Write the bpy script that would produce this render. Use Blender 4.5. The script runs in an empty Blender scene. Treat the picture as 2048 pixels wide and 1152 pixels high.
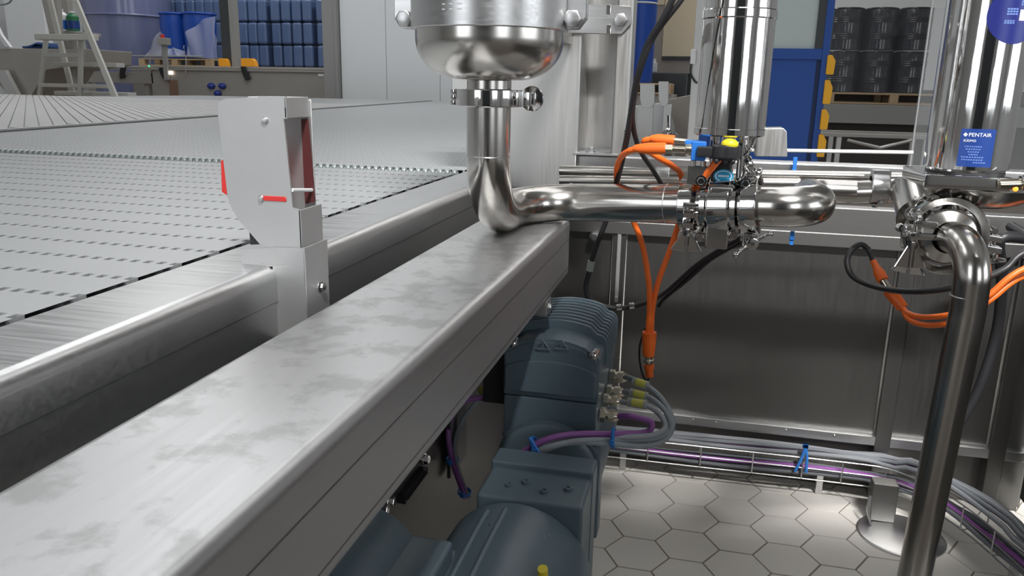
import bpy, bmesh, math, random
from mathutils import Vector, Matrix
random.seed(7)
SC = bpy.context.scene
COL = SC.collection

# ------------------------------------------------------------------ camera, light, exposure
F, CX, CY = 1600.0, 1024.0, 576.0


def _dir(u, v):
    return Vector(((u - CX) / F, (v - CY) / F, 1.0)).normalized()


YD = _dir(1425, 178)
ZD = -_dir(900, CY + (F * F + (1425 - CX) * (900 - CX)) / (CY - 178))
XD = YD.cross(ZD)
EYE = Vector((0, 0, 1.2))


def ray(u, v):
    d = Vector(((u - CX) / F, (v - CY) / F, 1.0))
    return Vector((d.dot(XD), d.dot(YD), d.dot(ZD)))


def PY(u, v, y):
    r = ray(u, v)
    return EYE + r * (y / r.y)


def PZ(u, v, z):
    r = ray(u, v)
    return EYE + r * ((z - EYE.z) / r.z)


def PX(u, v, x):
    r = ray(u, v)
    return EYE + r * (x / r.x)


cam_data = bpy.data.cameras.new('camera')
cam_data.sensor_width = 36
cam_data.sensor_fit = 'HORIZONTAL'
cam_data.lens = F / 2048 * 36
cam_data.clip_start = 0.02
cam = bpy.data.objects.new('camera', cam_data)
COL.objects.link(cam)
R = Matrix(((XD.x, -XD.y, -XD.z), (YD.x, -YD.y, -YD.z), (ZD.x, -ZD.y, -ZD.z)))
cam.matrix_world = Matrix.Translation(EYE) @ R.to_4x4()
SC.camera = cam

SC.view_settings.view_transform = 'Standard'
SC.view_settings.look = 'None'
SC.view_settings.gamma = 1.0
SC.view_settings.use_curve_mapping = False
SC.view_settings.exposure = 0.2

W = bpy.data.worlds.new('hall_daylight')
SC.world = W
W.use_nodes = True
W.node_tree.nodes['Background'].inputs[0].default_value = (0.85, 0.92, 1.0, 1)
W.node_tree.nodes['Background'].inputs[1].default_value = 0.25


def area(name, loc, target, sx, sy, power, color=(1, 1, 1)):
    l = bpy.data.lights.new(name, 'AREA')
    l.shape = 'RECTANGLE'
    l.size, l.size_y = sx, sy
    l.energy = power
    l.color = color
    o = bpy.data.objects.new(name, l)
    COL.objects.link(o)
    o.location = loc
    o.rotation_euler = (Vector(target) - Vector(loc)).to_track_quat('-Z', 'Y').to_euler()
    return o


# skylight bands of the hall roof and two rows of lamps
area('skylight_band', (-5.5, 5.5, 6.7), (-5.5, 5.5, 0), 3.2, 15, 290, (0.96, 0.98, 1.0))
area('skylight_band', (0.9, 6.5, 6.7), (0.9, 6.5, 0), 2.0, 12, 95, (0.97, 0.98, 1.0))
fl_ = area('added_floor_light', (1.8, -2.9, 6.4), (0.45, 2.5, 0.0), 1.8, 0.3, 46, (1.0, 0.99, 0.98))
fl_.data.spread = math.radians(34)            # unseen source added for the bright floor band, narrowed away from the belts
for i, (lx, ly, pw) in enumerate([(-2.4, 6.5, 45), (-9.0, 12.0, 90), (2.5, 14, 110), (-4.5, 15.5, 80)]):
    area('ceiling_lamp', (lx, ly, 6.5), (lx, ly, 0), 0.9, 3.2, pw, (1.0, 1.0, 0.99))

# ------------------------------------------------------------------ materials


def mat(name, col, rough=0.5, metal=0.0, noise=0.0, nscale=30.0, stretch=None, bump=0.0, coat=0.0, alpha=1.0, trans=0.0, rvar=0.0, emit=0.0, spec=0.5):
    m = bpy.data.materials.new(name)
    m.use_nodes = True
    nt = m.node_tree
    b = nt.nodes['Principled BSDF']
    b.inputs['Base Color'].default_value = (*col, 1)
    b.inputs['Roughness'].default_value = rough
    b.inputs['Metallic'].default_value = metal
    b.inputs['Specular IOR Level'].default_value = spec
    if coat:
        b.inputs['Coat Weight'].default_value = coat
        b.inputs['Coat Roughness'].default_value = 0.08
    if alpha < 1:
        b.inputs['Alpha'].default_value = alpha
    if trans:
        b.inputs['Transmission Weight'].default_value = trans
    if emit:
        b.inputs['Emission Color'].default_value = (*col, 1)
        b.inputs['Emission Strength'].default_value = emit
    if noise or bump or rvar:
        tc = nt.nodes.new('ShaderNodeTexCoord')
        mp = nt.nodes.new('ShaderNodeMapping')
        nt.links.new(tc.outputs['Object'], mp.inputs['Vector'])
        if stretch:
            mp.inputs['Scale'].default_value = stretch
        n = nt.nodes.new('ShaderNodeTexNoise')
        n.inputs['Scale'].default_value = nscale
        n.inputs['Detail'].default_value = 5
        nt.links.new(mp.outputs[0], n.inputs['Vector'])
        if noise:
            mx = nt.nodes.new('ShaderNodeMix')
            mx.data_type = 'RGBA'
            mx.inputs[6].default_value = (*[c * (1 - noise) for c in col], 1)
            mx.inputs[7].default_value = (*[min(1, c * (1 + noise)) for c in col], 1)
            nt.links.new(n.outputs['Fac'], mx.inputs[0])
            nt.links.new(mx.outputs[2], b.inputs['Base Color'])
        if rvar:
            mr = nt.nodes.new('ShaderNodeMapRange')
            mr.inputs[1].default_value, mr.inputs[2].default_value = 0.3, 0.7
            mr.inputs[3].default_value, mr.inputs[4].default_value = max(0.02, rough - rvar), rough + rvar
            nt.links.new(n.outputs['Fac'], mr.inputs[0])
            nt.links.new(mr.outputs[0], b.inputs['Roughness'])
        if bump:
            bp = nt.nodes.new('ShaderNodeBump')
            bp.inputs['Strength'].default_value = bump
            bp.inputs['Distance'].default_value = 0.002
            nt.links.new(n.outputs['Fac'], bp.inputs['Height'])
            nt.links.new(bp.outputs[0], b.inputs['Normal'])
    return m


def stained_steel(name):
    m = mat(name, (0.63, 0.625, 0.61), 0.38, 1.0)
    nt = m.node_tree
    b = nt.nodes['Principled BSDF']
    tc = nt.nodes.new('ShaderNodeTexCoord')
    n1 = nt.nodes.new('ShaderNodeTexNoise')
    n1.inputs['Scale'].default_value = 22
    n1.inputs['Detail'].default_value = 6
    n1.inputs['Roughness'].default_value = 0.6
    n1.inputs['Distortion'].default_value = 0.15
    nt.links.new(tc.outputs['Object'], n1.inputs['Vector'])
    rp = nt.nodes.new('ShaderNodeValToRGB')
    rp.color_ramp.elements[0].position, rp.color_ramp.elements[1].position = 0.49, 0.60
    nt.links.new(n1.outputs['Fac'], rp.inputs[0])
    mx = nt.nodes.new('ShaderNodeMix')
    mx.data_type = 'RGBA'
    mx.inputs[6].default_value = (0.56, 0.56, 0.562, 1)
    mx.inputs[7].default_value = (0.44, 0.442, 0.44, 1)
    # the water marks lie on the upward face only
    ge = nt.nodes.new('ShaderNodeNewGeometry')
    sx = nt.nodes.new('ShaderNodeSeparateXYZ')
    nt.links.new(ge.outputs['Normal'], sx.inputs[0])
    up = nt.nodes.new('ShaderNodeMapRange')
    up.inputs[1].default_value, up.inputs[2].default_value = 0.85, 0.98
    nt.links.new(sx.outputs[2], up.inputs[0])
    ml = nt.nodes.new('ShaderNodeMath')
    ml.operation = 'MULTIPLY'
    nt.links.new(rp.outputs[0], ml.inputs[0])
    nt.links.new(up.outputs[0], ml.inputs[1])
    nt.links.new(ml.outputs[0], mx.inputs[0])
    nt.links.new(mx.outputs[2], b.inputs['Base Color'])
    mp = nt.nodes.new('ShaderNodeMapping')
    mp.inputs['Scale'].default_value = (260, 4, 260)
    n2 = nt.nodes.new('ShaderNodeTexNoise')
    n2.inputs['Scale'].default_value = 1
    nt.links.new(tc.outputs['Object'], mp.inputs[0])
    nt.links.new(mp.outputs[0], n2.inputs['Vector'])
    mr = nt.nodes.new('ShaderNodeMapRange')
    mr.inputs[3].default_value, mr.inputs[4].default_value = 0.34, 0.5
    nt.links.new(n2.outputs['Fac'], mr.inputs[0])
    nt.links.new(mr.outputs[0], b.inputs['Roughness'])
    return m


M = {}
M['steel_top'] = stained_steel('stained_stainless')
M['steel'] = mat('brushed_stainless', (0.60, 0.60, 0.60), 0.33, 1.0, 0.05, 8, (1, 30, 30), 0, rvar=0.05)
M['steel_v'] = mat('satin_stainless', (0.56, 0.555, 0.54), 0.42, 1.0, 0.06, 6, (30, 30, 1), rvar=0.06)
M['pipe'] = mat('pipe_stainless', (0.64, 0.62, 0.59), 0.2, 1.0, 0.03, 10, rvar=0.04)
M['chrome'] = mat('polished_stainless', (0.74, 0.73, 0.72), 0.07, 1.0, 0.02, 8, (14, 14, 1), rvar=0.03, bump=0.05)
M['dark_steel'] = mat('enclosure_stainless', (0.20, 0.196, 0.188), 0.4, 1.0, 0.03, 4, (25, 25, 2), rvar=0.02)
M['cast'] = mat('cast_stainless', (0.55, 0.54, 0.52), 0.24, 1.0, 0.05, 60, bump=0.1)
M['alu'] = mat('brushed_aluminium', (0.66, 0.66, 0.65), 0.5, 1.0, 0.04, 30)
M['sheet'] = mat('bracket_sheet', (0.58, 0.582, 0.58), 0.48, 0.85, 0.05, 25)
M['belt'] = mat('grey_belt_plastic', (0.35, 0.36, 0.365), 0.42, 0, 0.05, 10, bump=0.15)
M['belt_white'] = mat('white_belt_plastic', (0.50, 0.495, 0.485), 0.5, 0, 0.05, 7)
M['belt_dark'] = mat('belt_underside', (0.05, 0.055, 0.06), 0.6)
M['roller'] = mat('roller_grey', (0.36, 0.39, 0.39), 0.35, 0.3)
M['rubber'] = mat('black_rubber', (0.018, 0.018, 0.02), 0.45)
M['black'] = mat('black_plastic', (0.022, 0.022, 0.025), 0.35)
M['orange'] = mat('orange_rubber', (0.90, 0.16, 0.015), 0.45)
M['orange_dark'] = mat('orange_sleeve', (0.80, 0.14, 0.015), 0.4)
M['blue_plastic'] = mat('blue_plastic', (0.02, 0.16, 0.55), 0.4)
M['tie_blue'] = mat('blue_tie', (0.03, 0.20, 0.62), 0.45)
M['yellow'] = mat('yellow_plastic', (0.75, 0.62, 0.02), 0.4)
M['red'] = mat('red_reflector', (0.62, 0.035, 0.03), 0.35)
M['purple'] = mat('purple_jacket', (0.25, 0.085, 0.30), 0.4)
M['tray_grey'] = mat('tray_grey_jacket', (0.12, 0.128, 0.14), 0.45)
M['tray_grey_b'] = mat('tray_light_jacket', (0.17, 0.178, 0.19), 0.45)
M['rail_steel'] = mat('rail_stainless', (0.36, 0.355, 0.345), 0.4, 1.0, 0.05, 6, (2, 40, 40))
M['red_reflection'] = mat('dark_red_reflection', (0.11, 0.03, 0.03), 0.4)  # dull red standing in for a reflection inside the bracket
M['grey_cable'] = mat('grey_jacket', (0.27, 0.30, 0.325), 0.45)
M['grey_cable_b'] = mat('light_grey_jacket', (0.30, 0.32, 0.34), 0.45)
M['motor'] = mat('blue_grey_enamel', (0.105, 0.148, 0.176), 0.36, 0.0, 0.06, 20, bump=0.1)
M['brass'] = mat('nickel_brass', (0.72, 0.66, 0.54), 0.2, 1.0)
M['label_blue'] = mat('label_blue', (0.012, 0.042, 0.20), 0.35)
M['sticker_blue'] = mat('sticker_blue', (0.012, 0.018, 0.13), 0.3)
M['sticker_cyan'] = mat('sticker_cyan', (0.02, 0.30, 0.55), 0.35)
M['print'] = mat('white_print', (0.75, 0.78, 0.82), 0.5)
M['print_dim'] = mat('pale_blue_print', (0.12, 0.20, 0.48), 0.5)
M['tag_yellow'] = mat('cable_tag_yellow', (0.55, 0.52, 0.10), 0.5)
M['tag_clear'] = mat('cable_tag_sleeve', (0.33, 0.36, 0.33), 0.4)
M['amber'] = mat('amber_lens', (1.0, 0.30, 0.03), 0.3, emit=1.6)
M['wall'] = mat('white_panel', (0.80, 0.82, 0.83), 0.45, 0, 0.015, 2)
M['wall_grey'] = mat('hall_grey', (0.45, 0.45, 0.44), 0.7, 0, 0.05, 1)
M['hall_dark'] = mat('hall_dark_grey', (0.22, 0.22, 0.225), 0.7)
M['ceiling'] = mat('ceiling_sheet', (0.50, 0.50, 0.49), 0.7)
M['grout'] = mat('floor_grout', (0.20, 0.17, 0.145), 0.8)
M['tile'] = mat('floor_tile', (0.66, 0.63, 0.58), 0.42, 0, 0.07, 5)
M['concrete'] = mat('concrete', (0.22, 0.21, 0.20), 0.7, 0, 0.1, 3)
M['blue_can'] = mat('blue_canister', (0.10, 0.155, 0.30), 0.4, 0, 0.12, 6, coat=0.5)
M['blue_drum'] = mat('blue_drum', (0.012, 0.075, 0.42), 0.4)
M['wrapped'] = mat('film_wrapped_drum', (0.16, 0.185, 0.33), 0.3, 0, 0.16, 2, (5, 5, 0.6), coat=0.6)
M['film'] = mat('clear_film', (0.85, 0.86, 0.88), 0.25, alpha=0.26, bump=0.4, nscale=14)
M['film_black'] = mat('dark_film', (0.35, 0.36, 0.40), 0.15, alpha=0.05, bump=0.5, nscale=5)
M['dark_brown'] = mat('dark_brown_backing', (0.06, 0.052, 0.047), 0.6)
M['black_drum'] = mat('black_drum', (0.016, 0.018, 0.022), 0.22, coat=0.6)
M['wood'] = mat('pallet_wood', (0.50, 0.36, 0.22), 0.7, 0, 0.15, 12, (1, 12, 12))
M['guard_orange'] = mat('orange_guard', (0.92, 0.38, 0.02), 0.45)
M['guard_yellow'] = mat('yellow_guard', (0.90, 0.45, 0.02), 0.45)
M['knob_blue'] = mat('blue_knob', (0.02, 0.04, 0.25), 0.35)
M['dark_post'] = mat('dark_grey_post', (0.045, 0.05, 0.055), 0.5)
M['grey_paint'] = mat('grey_paint', (0.30, 0.30, 0.29), 0.5)
M['machine'] = mat('machine_stainless', (0.42, 0.40, 0.37), 0.5, 0.5, 0.08, 4)
M['rust'] = mat('rust_brown', (0.20, 0.12, 0.08), 0.7)
M['door_blue'] = mat('door_blue', (0.012, 0.075, 0.34), 0.4)
M['door_seam'] = mat('door_seam', (0.006, 0.02, 0.08), 0.6)
M['frosted'] = mat('frosted_glass', (0.50, 0.58, 0.56), 0.35)
M['cream'] = mat('cream_panel', (0.78, 0.66, 0.47), 0.5)
M['brown_grey'] = mat('taupe_paint', (0.36, 0.32, 0.28), 0.5)
M['ladder'] = mat('dull_aluminium', (0.50, 0.49, 0.45), 0.5, 0.4, 0.08, 8)
M['cloth'] = mat('blue_cloth', (0.02, 0.06, 0.18), 0.9)
M['white_plastic'] = mat('white_plastic', (0.75, 0.76, 0.76), 0.4)
M['green'] = mat('green_label', (0.02, 0.16, 0.07), 0.5)
M['daylight'] = mat('window_daylight', (0.92, 0.96, 1.0), 0.3, emit=2.0)  # emission of the unseen panes added for streaks on the cylinders
M['light'] = mat('lamp_lit', (1.0, 0.85, 0.7), 0.4, emit=2.0)
M['glass'] = mat('clear_screen', (0.9, 0.93, 0.95), 0.08, alpha=0.1)

# ------------------------------------------------------------------ mesh helpers


def frame_of(d):
    d = d.normalized()
    a = Vector((0, 0, 1)) if abs(d.z) < 0.9 else Vector((1, 0, 0))
    x = a.cross(d).normalized()
    return x, d.cross(x).normalized()


class MB:
    def __init__(s):
        s.bm = bmesh.new()

    def _merge(s, b):
        me = bpy.data.meshes.new('tmp')
        b.to_mesh(me)
        b.free()
        s.bm.from_mesh(me)
        bpy.data.meshes.remove(me)

    def box(s, a, b, bev=0.0, seg=2, mtx=None):
        t = bmesh.new()
        bmesh.ops.create_cube(t, size=1)
        a, b = Vector(a), Vector(b)
        c, d = (a + b) / 2, b - a
        for v in t.verts:
            v.co = Vector((v.co.x * abs(d.x), v.co.y * abs(d.y), v.co.z * abs(d.z))) + c
        if bev:
            bmesh.ops.bevel(t, geom=t.edges[:], offset=bev, segments=seg, affect='EDGES', profile=0.5)
        if mtx is not None:
            bmesh.ops.transform(t, matrix=mtx, verts=t.verts)
        s._merge(t)
        return s

    def prism(s, pts, vec, bev=0.0, seg=2):
        t = bmesh.new()
        vs = [t.verts.new(Vector(p)) for p in pts]
        f = t.faces.new(vs)
        r = bmesh.ops.extrude_face_region(t, geom=[f])
        bmesh.ops.translate(t, vec=Vector(vec), verts=[g for g in r['geom'] if isinstance(g, bmesh.types.BMVert)])
        bmesh.ops.recalc_face_normals(t, faces=t.faces)
        if bev:
            bmesh.ops.bevel(t, geom=t.edges[:], offset=bev, segments=seg, affect='EDGES', profile=0.5)
        s._merge(t)
        return s

    def lathe(s, prof, org, axis, n=32, a0=0.0, a1=2 * math.pi):
        """prof: (radius, height) pairs from org along axis."""
        t = bmesh.new()
        org, ax = Vector(org), Vector(axis).normalized()
        x, y = frame_of(ax)
        full = abs(a1 - a0 - 2 * math.pi) < 1e-6
        rings = []
        for (r, h) in prof:
            if r < 1e-7:
                rings.append([t.verts.new(org + ax * h)])
            else:
                k = n if full else n + 1
                rings.append([t.verts.new(org + ax * h + (x * math.cos(a0 + (a1 - a0) * i / n) + y * math.sin(a0 + (a1 - a0) * i / n)) * r) for i in range(k)])
        for p, q in zip(rings, rings[1:]):
            m = n if full else n
            for i in range(m):
                j = (i + 1) % len(p) if len(p) > 1 else 0
                k = (i + 1) % len(q) if len(q) > 1 else 0
                if len(p) == 1 and len(q) == 1:
                    continue
                if len(p) == 1:
                    t.faces.new((p[0], q[k], q[i]))
                elif len(q) == 1:
                    t.faces.new((p[i], p[j], q[0]))
                else:
                    t.faces.new((p[i], p[j], q[k], q[i]))
        bmesh.ops.recalc_face_normals(t, faces=t.faces)
        s._merge(t)
        return s

    def cyl(s, p0, p1, r0, r1=None, n=24, bev=0.0):
        p0, p1 = Vector(p0), Vector(p1)
        r1 = r0 if r1 is None else r1
        h = (p1 - p0).length
        if bev:
            prof = [(0, 0), (r0 - bev, 0), (r0 - bev * .3, bev * .3), (r0, bev), (r1, h - bev), (r1 - bev * .3, h - bev * .3), (r1 - bev, h), (0, h)]
        else:
            prof = [(0, 0), (r0, 0), (r1, h), (0, h)]
        return s.lathe(prof, p0, p1 - p0, n)

    def tube(s, pts, r, n=14, cap=True):
        pts = [Vector(p) for p in pts]
        rs = r if isinstance(r, (list, tuple)) else [r] * len(pts)
        t = bmesh.new()
        d = (pts[1] - pts[0]).normalized()
        x, y = frame_of(d)
        rings = []
        for i, p in enumerate(pts):
            if i == 0:
                nd = pts[1] - pts[0]
            elif i == len(pts) - 1:
                nd = pts[-1] - pts[-2]
            else:
                nd = (pts[i + 1] - p).normalized() + (p - pts[i - 1]).normalized()
            nd = nd.normalized()
            q = d.rotation_difference(nd)
            x = q @ x
            x = (x - nd * x.dot(nd)).normalized()
            d = nd
            y = d.cross(x)
            rings.append([t.verts.new(p + (x * math.cos(2 * math.pi * k / n) + y * math.sin(2 * math.pi * k / n)) * rs[i]) for k in range(n)])
        for a, b in zip(rings, rings[1:]):
            for k in range(n):
                t.faces.new((a[k], a[(k + 1) % n], b[(k + 1) % n], b[k]))
        if cap:
            t.faces.new(rings[0])
            t.faces.new(rings[-1])
        bmesh.ops.recalc_face_normals(t, faces=t.faces)
        s._merge(t)
        return s

    def hexbolt(s, p, axis, r, h, washer=True):
        p, ax = Vector(p), Vector(axis).normalized()
        if washer:
            s.cyl(p, p + ax * h * 0.25, r * 1.35, n=20)
        s.lathe([(0, 0), (r, 0), (r, h * 0.85), (r * 0.82, h), (0, h)], p, ax, 6)
        return s

    def sphere(s, c, r, sc=(1, 1, 1), n=16):
        t = bmesh.new()
        bmesh.ops.create_uvsphere(t, u_segments=n, v_segments=max(6, n // 2), radius=r)
        for v in t.verts:
            v.co = Vector((v.co.x * sc[0], v.co.y * sc[1], v.co.z * sc[2])) + Vector(c)
        s._merge(t)
        return s

    def torus(s, c, axis, Rr, r, n=28, m=10):
        c, ax = Vector(c), Vector(axis).normalized()
        return s.lathe([(Rr + r * math.cos(2 * math.pi * k / m), r * math.sin(2 * math.pi * k / m)) for k in range(m + 1)], c, ax, n)

    def quad(s, *p):
        vs = [s.bm.verts.new(Vector(q)) for q in p]
        s.bm.faces.new(vs)
        return s


OFF = {}


def link_mesh(name, mb, m, off, parent=None):
    me = bpy.data.meshes.new(name)
    bmesh.ops.translate(mb.bm, vec=-off, verts=mb.bm.verts)
    mb.bm.to_mesh(me)
    mb.bm.free()
    me.materials.append(M[m] if isinstance(m, str) else m)
    for p in me.polygons:
        p.use_smooth = True
    me.set_sharp_from_angle(angle=math.radians(38))
    o = bpy.data.objects.new(name, me)
    COL.objects.link(o)
    wn = o.modifiers.new('weighted_normals', 'WEIGHTED_NORMAL')
    wn.keep_sharp = True
    wn.weight = 90
    OFF[o.name] = off
    if parent:
        o.parent = parent
    else:
        o.location = off
    return o


def tag(o, label, cat, group=None):
    o['label'] = label
    o['category'] = cat
    if group:
        o['group'] = group
    return o


def thing(name, label, cat, loc, group=None):
    o = bpy.data.objects.new(name, None)
    o.empty_display_size = 0.05
    COL.objects.link(o)
    o.location = Vector(loc)
    OFF[o.name] = Vector(loc)
    return tag(o, label, cat, group)


def part(name, mb, m, parent, label=None):
    o = link_mesh(name, mb, m, OFF[parent.name], parent)
    if label:
        o['label'] = label
    return o


def solo(name, mb, m, label, cat, group=None):
    xs = [v.co for v in mb.bm.verts]
    lo = Vector((min(v.x for v in xs), min(v.y for v in xs), min(v.z for v in xs)))
    hi = Vector((max(v.x for v in xs), max(v.y for v in xs), max(v.z for v in xs)))
    off = Vector(((lo.x + hi.x) / 2, (lo.y + hi.y) / 2, lo.z))
    return tag(link_mesh(name, mb, m, off), label, cat, group)


def struct(name, mb, m):
    o = link_mesh(name, mb, m, Vector((0, 0, 0)))
    o['kind'] = 'structure'
    return o


def dup(root, loc, label, group=None):
    r = root.copy()
    COL.objects.link(r)
    r.location = Vector(loc)
    r['label'] = label
    if group:
        r['group'] = group
    for ch in list(root.children):
        c = ch.copy()
        COL.objects.link(c)
        c.parent = r
        for g in ch.children:
            d = g.copy()
            COL.objects.link(d)
            d.parent = c
    return r


def spline(pts, k=8):
    """Catmull-Rom through points."""
    P = [Vector(p) for p in pts]
    P = [P[0] * 2 - P[1]] + P + [P[-1] * 2 - P[-2]]
    out = []
    for i in range(1, len(P) - 2):
        for j in range(k):
            t = j / k
            a, b, c, d = P[i - 1], P[i], P[i + 1], P[i + 2]
            out.append(0.5 * ((2 * b) + (c - a) * t + (2 * a - 5 * b + 4 * c - d) * t * t + (3 * b - a - 3 * c + d) * t ** 3))
    out.append(P[-2])
    return out


def fillet(pts, r, k=10):
    """Polyline with its corners replaced by arcs of radius r."""
    P = [Vector(p) for p in pts]
    rs = r if isinstance(r, (list, tuple)) else [r] * len(P)
    out = [P[0]]
    for i in range(1, len(P) - 1):
        a, b = (P[i - 1] - P[i]).normalized(), (P[i + 1] - P[i]).normalized()
        ang = a.angle(b)
        t = rs[i] / math.tan(ang / 2)
        p0, p1 = P[i] + a * t, P[i] + b * t
        c = P[i] + (a + b).normalized() * (rs[i] / math.sin(ang / 2))
        u, v = p0 - c, p1 - c
        th = u.angle(v)
        for j in range(k + 1):
            w = j / k
            out.append(c + (u * math.sin((1 - w) * th) + v * math.sin(w * th)) / math.sin(th))
    out.append(P[-1])
    return out


def text_mb(txt, size, place, depth=0.0004):
    """Lettering: place(x, y, up) maps flat letter coordinates onto the surface."""
    cu = bpy.data.curves.new('lettering', 'FONT')
    cu.body = txt
    cu.size = size
    cu.align_x = 'LEFT'
    cu.extrude = depth / 2
    cu.resolution_u = 3
    o = bpy.data.objects.new('lettering_tmp', cu)
    COL.objects.link(o)
    dg = bpy.context.evaluated_depsgraph_get()
    me = bpy.data.meshes.new_from_object(o.evaluated_get(dg))
    mb = MB()
    mb.bm.from_mesh(me)
    bpy.data.objects.remove(o)
    bpy.data.curves.remove(cu)
    bpy.data.meshes.remove(me)
    for v in mb.bm.verts:
        v.co = place(v.co.x, v.co.y, v.co.z + depth / 2)
    return mb

# ------------------------------------------------------------------ the hall
mb = MB()
TF = 0.1485                                   # tile width across flats
TR = TF / math.sqrt(3)                        # corner radius
cx0, cy0 = 0.155, 2.365
for i in range(-16, 20):
    for j in range(-12, 28):
        x = cx0 + i * 1.5 * TR
        y = cy0 + (j + 0.5 * (i % 2)) * TF
        if y < 0.3 or y > 6.5 or x < -1.8 or x > 2.4:
            continue
        top, low = [], []
        for k in range(6):
            a = k * math.pi / 3
            top.append(mb.bm.verts.new((x + (TR - 0.0030) * math.cos(a), y + (TR - 0.0030) * math.sin(a), 0.0)))
            low.append(mb.bm.verts.new((x + (TR - 0.0018) * math.cos(a), y + (TR - 0.0018) * math.sin(a), -0.0025)))
        mb.bm.faces.new(top)
        for k in range(6):
            mb.bm.faces.new((low[k], low[(k + 1) % 6], top[(k + 1) % 6], top[k]))
floor = struct('floor', mb, 'tile')
mb = MB()
mb.box((-14, -6.5, -0.2), (10, 21, -0.0022))
g = link_mesh('grout_bed', mb, 'grout', Vector((0, 0, 0)), floor)
# the hall behind: sandwich panel wall, rear wall, side walls, ceiling
BW = 10.6
xa, xb = PY(681, 100, BW).x, PY(1262, 100, BW).x
seams = [xa, PY(772, 100, BW).x, PY(880, 100, BW).x, PY(1010, 100, BW).x, xb]
mb = MB()
for a, b in zip(seams, seams[1:]):
    mb.box((a + 0.004, BW, 0), (b - 0.004, BW + 0.12, 6.4), 0.003, 1)
mb.box((xa + .01, BW + 0.02, 0), (xb - .01, BW + 0.1, 6.4))
struct('wall_back', mb, 'wall')
mb = MB()
p0, p1 = PY(646, 0, BW).x, xa
mb.box((p0, BW - 0.06, 0), (p1 - 0.02, BW + 0.16, 6.4), 0.006)
mb.box((p1 - 0.045, BW - 0.09, 0), (p1 - 0.005, BW + 0.17, 6.4), 0.004)
struct('trim_1', mb, 'grey_paint')
mb = MB().box((-13.2, 20, 0), (9.2, 20.2, 6.8))
struct('wall_rear', mb, 'wall')
mb = MB().box((-13.2, -5.2, 0), (9.2, -5, 6.8))
struct('wall_front', mb, 'wall_grey')
mb = MB()
mb.box((-0.9, -5, 0), (1.6, -4.93, 3.6), 0.01)
mb.box((-1.05, -5, 0), (-0.9, -4.9, 3.75), 0.01)
mb.box((1.6, -5, 0), (1.75, -4.9, 3.75), 0.01)
mb.box((-0.9, -5, 3.6), (1.6, -4.9, 3.75), 0.01)
struct('added_dark_door', mb, 'dark_post')  # unseen door added as the dark band mirrored in the cylinders
for n_, (x0_, x1_) in enumerate(((-4.6, -1.9), (2.6, 5.4))):  # unseen windows added for the bright streaks on the polished cylinders
    mb = MB()
    mb.box((x0_ - 0.08, -5, 1.0), (x1_ + 0.08, -4.94, 4.3), 0.01)
    wn = struct('window_%d' % (n_ + 1), mb, 'grey_paint')
    mb = MB().box((x0_, -4.94, 1.08), (x1_, -4.93, 4.22))
    link_mesh('added_glow_pane', mb, 'daylight', Vector((0, 0, 0)), wn)
mb = MB()
mb.box((8.94, -3.4, 1.0), (9, 1.4, 4.3), 0.01)
wn = struct('window_3', mb, 'grey_paint')  # third unseen window, added for the same streaks
mb = MB().box((8.93, -3.3, 1.08), (8.94, 1.3, 4.22))
link_mesh('added_glow_pane', mb, 'daylight', Vector((0, 0, 0)), wn)
mb = MB().box((-13.2, -5, 0), (-13, 20, 6.8))
struct('wall_left', mb, 'wall')
mb = MB().box((9, -5, 0), (9.2, 20, 6.8))
struct('wall_right', mb, 'wall')
mb = MB().box((-13.2, -5.2, 6.8), (9.2, 20.2, 7.0))
struct('ceiling', mb, 'ceiling')
mb = MB().box((0.15, -1.9, 2.4), (1.9, 0.27, 2.46), 0.01)
struct('added_shade_slab', mb, 'grey_paint')  # unseen slab added to keep the front light off the near floor

# ------------------------------------------------------------------ main conveyor
ZB = 0.98
BX = -0.614                                   # belt's right edge
conv = thing('belt_conveyor', 'long stainless conveyor with grey perforated plastic belt left of the narrow beam', 'conveyor', (-1.8, 1.2, 0))


def holed_belt(x0, x1, rows, pitch, hp, hw, hl):
    """A row is one module long; its hinge line carries a row of slots cut through to the underside."""
    mb = MB()
    dz = 0.010
    n = int((x1 - x0) / hp)
    for y in rows:
        mb.quad((x0, y + hl / 2, ZB), (x1, y + hl / 2, ZB), (x1, y + pitch - hl / 2, ZB), (x0, y + pitch - hl / 2, ZB))
        ya, yb = y - hl / 2, y + hl / 2
        for i in range(n):
            xl = x1 - (i + 1) * hp
            xm, xr = xl + hp - hw, xl + hp
            mb.quad((xl, ya, ZB), (xm, ya, ZB), (xm, yb, ZB), (xl, yb, ZB))
            mb.quad((xm, ya, ZB - dz), (xm, yb, ZB - dz), (xm, yb, ZB), (xm, ya, ZB))
            mb.quad((xr, yb, ZB - dz), (xr, ya, ZB - dz), (xr, ya, ZB), (xr, yb, ZB))
            mb.quad((xm, yb, ZB - dz), (xr, yb, ZB - dz), (xr, yb, ZB), (xm, yb, ZB))
        xe = x1 - n * hp
        mb.quad((x0, ya, ZB), (xe, ya, ZB), (xe, yb, ZB), (x0, yb, ZB))
    return mb


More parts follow.
